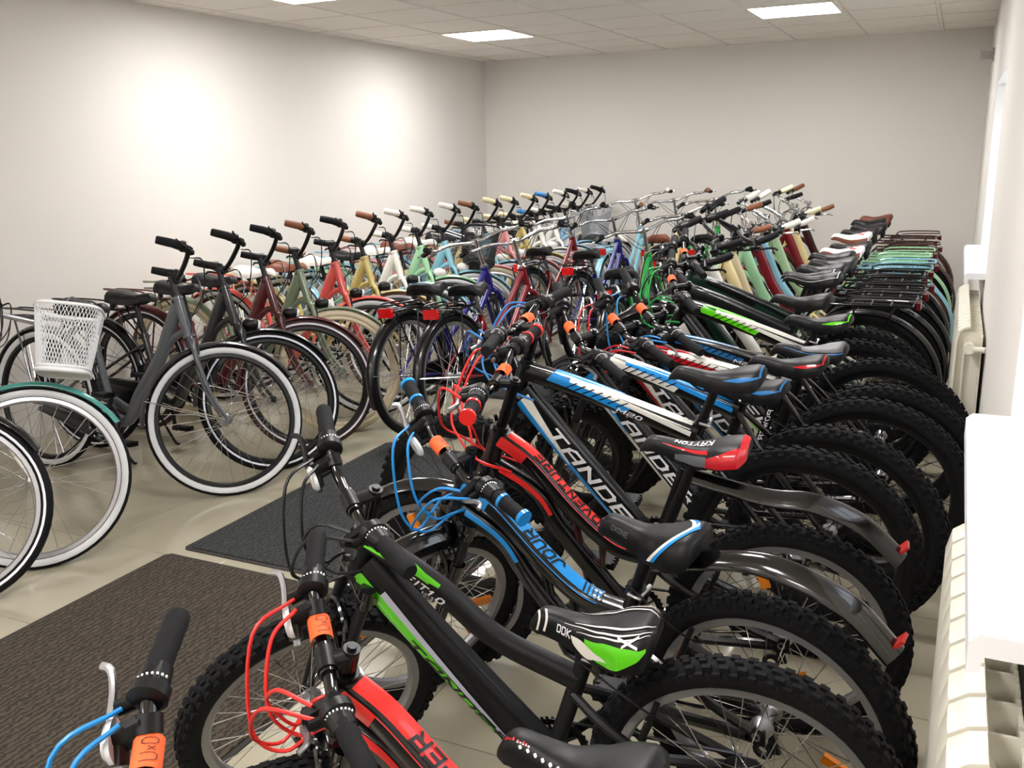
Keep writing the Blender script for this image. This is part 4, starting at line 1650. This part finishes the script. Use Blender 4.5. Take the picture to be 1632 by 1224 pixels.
def mtb(label, group, typ, pose, over=None, **k):
    t = dict(TYPES[typ])
    t.update(over or {})
    P = local_points(t)
    Mr, S = root_matrix(t, P, pose)
    root = bike_root('mountain_bicycle', label, group, Mr)
    I = Matrix.Identity(4)
    style = k.get('style', 'mtb')
    fr, zt = {'mtb': frame_mtb, 'fit': frame_fit, 'swoop': frame_swoop}[style](root, P, t, k)
    fork_mtb(root, S, P, t)
    rimm = k.get('rim', RIMALU)
    wheel('front_wheel', root, S @ Matrix.Translation(P['hub']), t['r'], t['tw'], 'knobby', rimm, CHROME if rimm is RIMALU else STEEL, disc=k.get('disc', False), refl=k.get('refl'))
    wheel('rear_wheel', root, Matrix.Translation(P['rhub']), t['r'], t['tw'], 'knobby', rimm, CHROME if rimm is RIMALU else STEEL, True, True, refl=k.get('refl'))
    handlebar(root, S, P, t, 'mtb', GLOSS, GRIPB, k.get('lever', ALU), k.get('cable', 'black'), k.get('ring'), k.get('tag', False), k.get('front', False))
    stem(root, S, P, BLK)
    sk, sf, pal = k.get('saddle', ('mtb', 'plain', [LEATHB]))
    saddle(root, P, t, sk, sf, pal, zt, BLK, k.get('sword'), k.get('swordm'))
    crankset(root, P, t, k.get('crank', .6))
    kickstand(root, P, t, pose[3])
    if k.get('fender'):
        z0 = zt + .06
        b = strip_fender([P['seat'](t['sad'] - .085) + Vector((-.015, 0, 0)), P['rhub'] + Vector((.06, 0, t['r'] + .10)), P['rhub'] + Vector((-.06, 0, t['r'] + .10)), P['rhub'] + Vector((-.18, 0, t['r'] + .055)), P['rhub'] + Vector((-.27, 0, t['r'] - .03))], .074)
        f = obj('rear_fender', b.mesh('rear_fender', [GLOSS]), root)
        d = MB()
        d.box(P['rhub'] + Vector((-.263, 0, t['r'] - .014)), (.007, .034, .024), 0, Matrix.Rotation(-.72, 3, 'Y'))
        obj('reflector', d.mesh('reflector', [mat('reflector_midred', srgb(176, 40, 36), rough=.25, var=.1, scale=150)]), f)
        b = arc_fender(P['hub'], t['r'] + .025, .065, 60, 165, GLOSS, 14)
        obj('front_fender', b.mesh('front_fender', [GLOSS]), root, S)
    # rear V-brake
    d = MB()
    for s in (-1, 1):
        q = P['seat'](t['bb'][1] + .24).lerp(P['rhub'], .42) + Vector((0, s * .045, 0))
        d.tube([q, q + Vector((-.02, s * .004, .05)), q + Vector((-.03, -s * .012, .085))], (.005, .007), seg=8)
    d.tube(smooth_path([P['seat'](t['bb'][1] + .24).lerp(P['rhub'], .42) + Vector((-.03, .035, .083)), P['seat'](t['bb'][1] + .24).lerp(P['rhub'], .42) + Vector((-.02, .06, .08)), P['seat'](t['bb'][1] + .24) + Vector((-.01, .03, .06))], 4), .0022, seg=6)
    obj('rear_brake', d.mesh('rear_brake', [BLK]), root)
    return root


def city(label, group, typ, pose, over=None, **k):
    t = dict(TYPES[typ])
    t.update(over or {})
    P = local_points(t)
    Mr, S = root_matrix(t, P, pose)
    root = bike_root('city_bicycle', label, group, Mr)
    col = k['col']
    fr, zt = (frame_lady if k.get('style') == 'lady' else frame_city)(root, P, t, k)
    fork_city(root, S, P, t, k.get('forkcol', col))
    ty = k.get('tyre', 'white')
    rimm = {'black': BLK, 'alu': ALU, 'cream': RUBC}[k.get('rim', 'black')]
    wheel('front_wheel', root, S @ Matrix.Translation(P['hub']), t['r'], t['tw'], ty, rimm, CHROME)
    wheel('rear_wheel', root, Matrix.Translation(P['rhub']), t['r'], t['tw'], ty, rimm, CHROME, True)
    barm = CHROME if k.get('chrome') else BLK
    gm = {'b': GRIPB, 'w': GRIPW, 'n': GRIPBR, 'u': mat('grip_blue', srgb(50, 120, 180), rough=.6, var=.03), 'c': mat('grip_cream', srgb(226, 214, 170), rough=.6, var=.03)}[k.get('grip', 'b')]
    handlebar(root, S, P, t, 'city', barm, gm, BLK if not k.get('chrome') else CHROME, k.get('cable', 'black'), bell=k.get('bell', False), shifter=not k.get('chrome'))
    stem(root, S, P, CHROME if k.get('chrome') else BLK)
    pal = {'b': [LEATHB], 'w': [LEATHW], 'n': [LEATHBR]}
    sd = k.get('saddle', 'b')
    if sd == 'f':
        saddle(root, P, t, 'city', 'flower', [LEATHW, LEATHBR, paint('red')], zt, CHROME)
    elif sd == 'm':
        saddle(root, P, t, 'mtb', 'pipe', [LEATHB, LWHITE], zt, BLK)
    else:
        saddle(root, P, t, 'city', 'plain', pal[sd], zt, CHROME if k.get('chrome') else BLK)
    crankset(root, P, t, k.get('crank', .9), guard=paint(k.get('guard', 'black')))
    kickstand(root, P, t, pose[3])
    fc = k.get('fender', col)
    fm = paint(fc)
    fw_ = t['tw'] + .014
    b = arc_fender(P['rhub'], t['r'] + .022, fw_, 20, 200, fm, 26)
    f = obj('rear_fender', b.mesh('rear_fender', [fm]), root)
    d = MB()
    for s in (-1, 1):
        for ang in (170, 110):
            q = R(ang)
            d.tube([P['rhub'] + Vector((0, s * .066, 0)), P['rhub'] + Vector(((t['r'] + .012) * math.cos(q), s * fw_ * .5, (t['r'] + .012) * math.sin(q)))], .0022, seg=5)
    obj('fender_stay', d.mesh('fender_stay', [CHROME if k.get('chrome') else BLK]), f)
    b = arc_fender(P['hub'], t['r'] + .022, fw_, 40, 190, fm, 22)
    f = obj('front_fender', b.mesh('front_fender', [fm]), root, S)
    d = MB()
    for s in (-1, 1):
        q = R(172)
        d.tube([P['hub'] + Vector((0, s * .05, 0)), P['hub'] + Vector(((t['r'] + .012) * math.cos(q), s * fw_ * .5, (t['r'] + .012) * math.sin(q)))], .0022, seg=5)
    obj('fender_stay', d.mesh('fender_stay', [CHROME]), f)
    if k.get('rack', True):
        rack_part(root, P, t, paint(k.get('rackcol', fc)), zt, k.get('rzo', .055), k.get('rxe', .22), k.get('rrefl', 'small'))
    else:
        q = R(150)
        d = MB()
        c = P['rhub'] + Vector(((t['r'] + .04) * math.cos(q), 0, (t['r'] + .04) * math.sin(q)))
        d.box(c, (.03, .085, .05))
        obj('rear_reflector', d.mesh('rear_reflector', [RED]), root)
    if k.get('lamp'):
        headlight(root, S, P, t, {'b': BLK, 'w': LEATHW, 'c': CHROME}[k['lamp']])
    bk = k.get('basket')
    if bk:
        basket(root, S, P, t, {'w': BASKW, 'b': BASKB, 'g': BASKG}[bk], (.25, .34, .26) if bk != 'w' else (.24, .32, .25), nx=18 if bk == 'w' else 20, nz=12 if bk == 'w' else 18, diag=(bk == 'w'), thick=.005, fwdoff={'w': .22, 'b': .15, 'g': .18}[bk])
    return root


D = R
GR = 'mountain bicycles facing the aisle from the right wall'
GL = 'city bicycles along the left wall'
GM = 'bicycles standing in the middle of the room'
GC = 'city bicycles at the far right wall'

# ---- right row, near to far
mtb('black bicycle nearest the viewer with blue cables, only its bars in view', GR, 'mtb20', (-.205, .73, D(178), D(7), D(40)), dict(wb=.77, bb=(.32, .25), barh=.595, hw=.25, sad=.45), col='black', trim=('blue', 'white'), cable='blue', tag=True, front=True)
mtb('black children\'s bicycle with a red JUMPER frame band and red cables', GR, 'mtb20', (-.205, 1.15, D(177), D(7), D(47)), dict(wb=.82, bb=(.34, .25), barh=.52, hw=.25, sad=.675), style='swoop', acc='red', word='JUMPER', we=.80, wl=.5, cable='red', tag=True, front=True,
    saddle=('kid', 'dots', [LEATHB, LEATHW, paint('crimson')]))
mtb('dark bicycle with lime green frame stripes and a black, white and green saddle', GR, 'mtb24', (-.28, 1.62, D(183.5), D(9), D(49)), dict(barh=.615, hw=.255, sad=.655), style='fit', col='blackmatte', lever=BLK, cable='black', front=True,
    saddle=('kid', 'fit', [LEATHB, LEATHW, paint('lime')]), sword='DDK', swordm=(.24, .12, .35, .45, LWHITE), crank=2.4)
mtb('black bicycle with blue JOUR frame band, blue cables and a black rear mudguard', GR, 'mtb24', (-.27, 1.86, D(170), D(7), D(68)), dict(barh=.545, hw=.28, sad=.72, hb=.365, ht=.47), style='swoop', acc='blue', word='JOUR', we=.62, wl=.26, cable='blue', ring='blue', tag=True, front=True, fender=True, refl=.4,
    saddle=('kid', 'chev', [LEATHB, LEATHW, paint('blue')]), sword='OXONE', swordm=(.16, .18, .38, .35, LEATHG))
mtb('black bicycle with red ADVENTURE frame band and a red-sided saddle', GR, 'mtb24', (-.31, 2.26, D(183.5), D(7), D(5)), dict(barh=.68, hw=.30, sad=.815, ht=.53), style='swoop', acc='red', word='ADVENTURE', we=.72, wl=.54, cable='red', ring='red', tag=True, fender=True, refl=1.2,
    saddle=('mtb', 'red', [LEATHB, paint('crimson'), LEATHG]), sword='KAYTON', swordm=(.68, -.36, 1.62, -.34, LWHITE))
mtb('black TANDER mountain bicycle with light blue and white stripes', GR, 'mtb26', (-.34, 2.66, D(182.5), D(7), D(-1)), dict(barh=.71, ht=.585, sad=.905), col='black', trim=('blue', 'white'), word='TANDER', modelword='M20', cable='tealblue', tag=True, disc=True, rim=BLK,
    saddle=('mtb', 'edge', [LEATHB, paint('tealblue')]))
mtb('black and white mountain bicycle with dark lettering along its top tube', GR, 'mtb26', (-.26, 2.92, D(171), D(8), D(52)), dict(barh=.62, ht=.55, sad=.80), col='black', trim=('white', 'blue'), word='TANDER', topword='TANDER', tag=True, rim=BLK, disc=True, small='POWER',
    saddle=('mtb', 'edge', [LEATHB, paint('tealblue')]))
mtb('black TANDER mountain bicycle with red and white stripes', GR, 'mtb26', (-.20, 3.28, D(177), D(7), D(48)), dict(barh=.60, ht=.51, sad=.81), col='black', trim=('crimson', 'white'), word='TANDER', cable='crimson', tag=True, rim=BLK,
    saddle=('mtb', 'edge', [LEATHB, paint('crimson')]), small='POWER')
mtb('black TANDER mountain bicycle with deep blue stripes and a grey saddle', GR, 'mtb26', (-.16, 3.5, D(177), D(7.5), D(48)), dict(barh=.61, ht=.52, sad=.815, hw=.33), col='black', trim=('tealblue', 'black'), word='TANDER', cable='blue', tag=True, rim=BLK,
    saddle=('mtb', 'grey', [LEATHB, LEATHG, paint('tealblue')]), modelword='M20')
mtb('black TANDER mountain bicycle with lime green stripes and green cables', GR, 'mtb26', (-.20, 3.93, D(176), D(7), D(30)), dict(ht=.59, sad=.845), col='black', trim=('lime', 'white'), word='TANDER', cable='green', tag=True, rim=BLK,
    saddle=('mtb', 'edge', [LEATHB, paint('lime')]))
mtb('plain black mountain bicycle beyond the green-striped one', GR, 'mtb26', (-.33, 4.28, D(176), D(6), D(25)), dict(ht=.62, barh=.70), col='blackmatte', trim=('charcoal', 'charcoal'), rim=BLK, saddle=('mtb', 'plain', [LEATHB]))
mtb('black mountain bicycle with a dark green top tube and white-piped saddle', GR, 'mtb26', (-.34, 4.56, D(176), D(6), D(28)), dict(ht=.63, barh=.71, sad=.93), col='darkgreen', trim=('black', 'black'), rim=BLK, saddle=('mtb', 'pipe', [LEATHB, LWHITE]), tag=True)

# far right city bicycles: (y, colour, rack, saddle, grips, tyre, label)
CR = [
    (4.86, 'white', 'black', 'm', 'b', 'black', 'first white framed city bicycle beyond the mountain bicycles, black rack'),
    (5.16, 'white', 'black', 'b', 'b', 'black', 'second white framed city bicycle in the far right row, black rack'),
    (5.46, 'cream', 'black', 'b', 'b', 'black', 'cream city bicycle with black rack, beside the white ones'),
    (5.76, 'sand', 'black', 'b', 'b', 'black', 'sand-coloured city bicycle with black rack in the far right row'),
    (6.06, 'mint', 'black', 'f', 'n', 'black', 'mint city bicycle with black rack and flowered white saddle'),
    (6.38, 'darkred', 'skyblue', 'b', 'w', 'brown', 'wine red city bicycle with sky blue rack in the far right row'),
    (6.72, 'skyblue', 'mint', 'f', 'b', 'brown', 'sky blue city bicycle with green rack and flowered white saddle'),
    (7.10, 'palegreen', 'mint', 'b', 'w', 'black', 'pale green city bicycle with green rack in the far right row'),
    (7.55, 'darkred', 'brown', 'b', 'c', 'black', 'wine red city bicycle with brown rack near the far wall'),
    (8.02, 'cream', 'brown', 'b', 'b', 'brown', 'cream city bicycle with brown rack near the far wall'),
    (8.50, 'deepmaroon', 'brown', 'n', 'n', 'brown', 'dark maroon city bicycle with brown saddle, closest to the far wall on the right'),
]
for i, (y, c, rk, sd, g, ty, lb) in enumerate(CR):
    city(lb, GC, 'city', (-.36 + .02 * (i % 3), y, D(178 + (i % 3) * 1.5), D(5), D([34, 22, 46, 30, 18, 40, 26, 48, 32, 20, 38][i])), dict(sad=.90 if i < 6 else .93, barh=.72 + .035 * (i % 3), back=.07, gr=.06), col=c, fender='black' if rk == 'black' else rk, rackcol=rk, saddle=sd, grip=g, tyre=ty, chrome=i > 3, lamp='c')

# ---- left row, near to far
LR = [
    # y, colour, fender/rack, saddle, grips, tyre, rim, lamp, extras, label
    (2.10, 'white', 'teal', 'w', 'b', 'white', 'alu', None, dict(basket='w'), 'white city bicycle with a white mesh basket and whitewall tyres'),
    (1.76, 'black', 'black', 'b', 'b', 'stripe', 'alu', None, {}, 'bicycle cut by the left edge, only its black front wheel in view'),
    (3.02, 'grey', 'charcoal', 'b', 'b', 'white', 'black', None, {}, 'dark grey city bicycle with broad whitewall tyres'),
    (3.34, 'charcoal', 'black', 'b', 'b', 'stripe', 'black', 'b', dict(bell=True), 'black city bicycle with white reflective tyre stripes'),
    (3.70, 'maroon', 'maroon', 'b', 'b', 'maroon', 'black', 'b', {}, 'maroon city bicycle with dark brown striped tyres and black grips'),
    (4.02, 'olive', 'olive', 'b', 'n', 'cream', 'cream', 'b', dict(bell=True), 'sage green city bicycle with cream tyres and brown grips'),
    (4.40, 'coral', 'coral', 'w', 'b', 'white', 'black', 'b', {}, 'coral red city bicycle with white saddle in the left row'),
    (4.71, 'mustard', 'cream', 'n', 'n', 'brown', 'black', 'b', {}, 'mustard cream city bicycle with brown grips and tyres'),
    (5.05, 'white', 'skyblue', 'w', 'w', 'white', 'black', 'b', {}, 'white city bicycle with pale blue rack and white grips'),
    (5.40, 'mint', 'mint', 'b', 'w', 'white', 'black', 'w', {}, 'mint green city bicycle with white lamp and grips, left row'),
    (5.74, 'skyblue', 'skyblue', 'w', 'w', 'white', 'alu', 'w', dict(basket='b'), 'sky blue city bicycle carrying a black wire basket'),
    (6.06, 'cream', 'pink', 'n', 'n', 'cream', 'alu', 'w', {}, 'cream city bicycle beyond the black basket, pink rack'),
    (6.40, 'skyblue', 'skyblue', 'w', 'c', 'white', 'alu', 'w', {}, 'sky blue city bicycle with cream grips in the left row'),
    (6.74, 'pink', 'pink', 'b', 'c', 'brown', 'alu', 'w', {}, 'pink city bicycle in the left row'),
    (7.08, 'mustard', 'mustard', 'b', 'c', 'brown', 'alu', None, {}, 'olive yellow city bicycle behind the pink one'),
    (7.42, 'white', 'white', 'w', 'u', 'white', 'alu', 'w', {}, 'first white city bicycle behind the olive yellow one'),
    (7.76, 'white', 'paleblue', 'w', 'w', 'white', 'alu', None, {}, 'white city bicycle with pale blue fenders near the far wall'),
    (8.10, 'paleblue', 'paleblue', 'b', 'b', 'white', 'alu', None, dict(basket='g'), 'pale blue city bicycle with a grey wire basket near the far wall'),
    (8.44, 'white', 'white', 'w', 'w', 'white', 'alu', None, {}, 'second to last white city bicycle by the far left corner'),
    (8.74, 'charcoal', 'black', 'b', 'b', 'black', 'alu', None, {}, 'dark city bicycle closest to the far left corner'),
]
for i, (y, c, fc, sd, g, ty, rim, lamp, ex, lb) in enumerate(LR):
    x = -4.08 - min(.12, .03 * max(0, i - 2))
    st = {0: 44, 1: 42, 2: 48.5, 3: 51, 4: 45.5, 5: 44, 6: 40}.get(i, 38 + (i * 5) % 9)
    hd = {0: 3, 1: 2, 2: 2, 3: 4}.get(i, 3)
    city(lb, GL, 'city', (x if i > 1 else -4.22, y, D(hd), D(7.2), D(st)), None, col=c, fender=fc, rackcol=fc, saddle=sd, grip=g, tyre=ty, rim=rim, lamp=lamp, rack=(i not in (0,)), rrefl='low', crank=.2 + (i % 4) * .5, **ex)

# ---- middle block, facing away from the viewer
ML = [
    # x, y, heading, steer, colour, saddle, grips, rack, extras, label
    (-2.60, 4.20, 84, 34, 'navy', 'b', 'b', {}, 'navy blue bicycle with black mudguards, leftmost of the middle front pair'),
    (-2.35, 4.24, 85, 33, 'darkred', 'b', 'b', {}, 'wine red bicycle with chrome bars beside the navy one in the middle'),
    (-1.74, 5.16, 92, 25, 'green', 'b', 'b', {}, 'green bicycle with chrome bars in the middle block'),
    (-2.76, 6.2, 88, 28, 'darkred', 'b', 'b', {}, 'wine red bicycle with black saddle in the second middle row'),
    (-2.34, 6.1, 88, 25, 'navy', 'b', 'b', {}, 'navy blue bicycle with chrome bars in the second middle row'),
    (-1.9, 6.6, 90, 24, 'black', 'b', 'b', {}, 'black bicycle in the second middle row, right of the navy one'),
    (-2.55, 7.35, 88, 22, 'skyblue', 'w', 'w', {}, 'sky blue bicycle with white saddle and grips in the last middle row'),
    (-2.18, 7.4, 90, 20, 'cream', 'n', 'n', {}, 'cream bicycle with brown saddle and grips in the last middle row'),
    (-1.82, 7.5, 92, 22, 'green', 'b', 'b', {}, 'dark green bicycle with chrome bars by the far wall'),
]
for i, (x, y, hd, st, c, sd, g, ex, lb) in enumerate(ML):
    city(lb, GM, 'mid', (x, y, D(hd), D(5), D(st)), dict(barh=.72 if i < 6 else .80), col=c, fender='black' if i < 6 else c, saddle=sd, grip=g, tyre='black', rim='alu', style='lady', chrome=True, rack=True, rackcol='black' if i < 6 else c, rzo=.03, rxe=.13, rrefl='wide', guard='black', **ex)
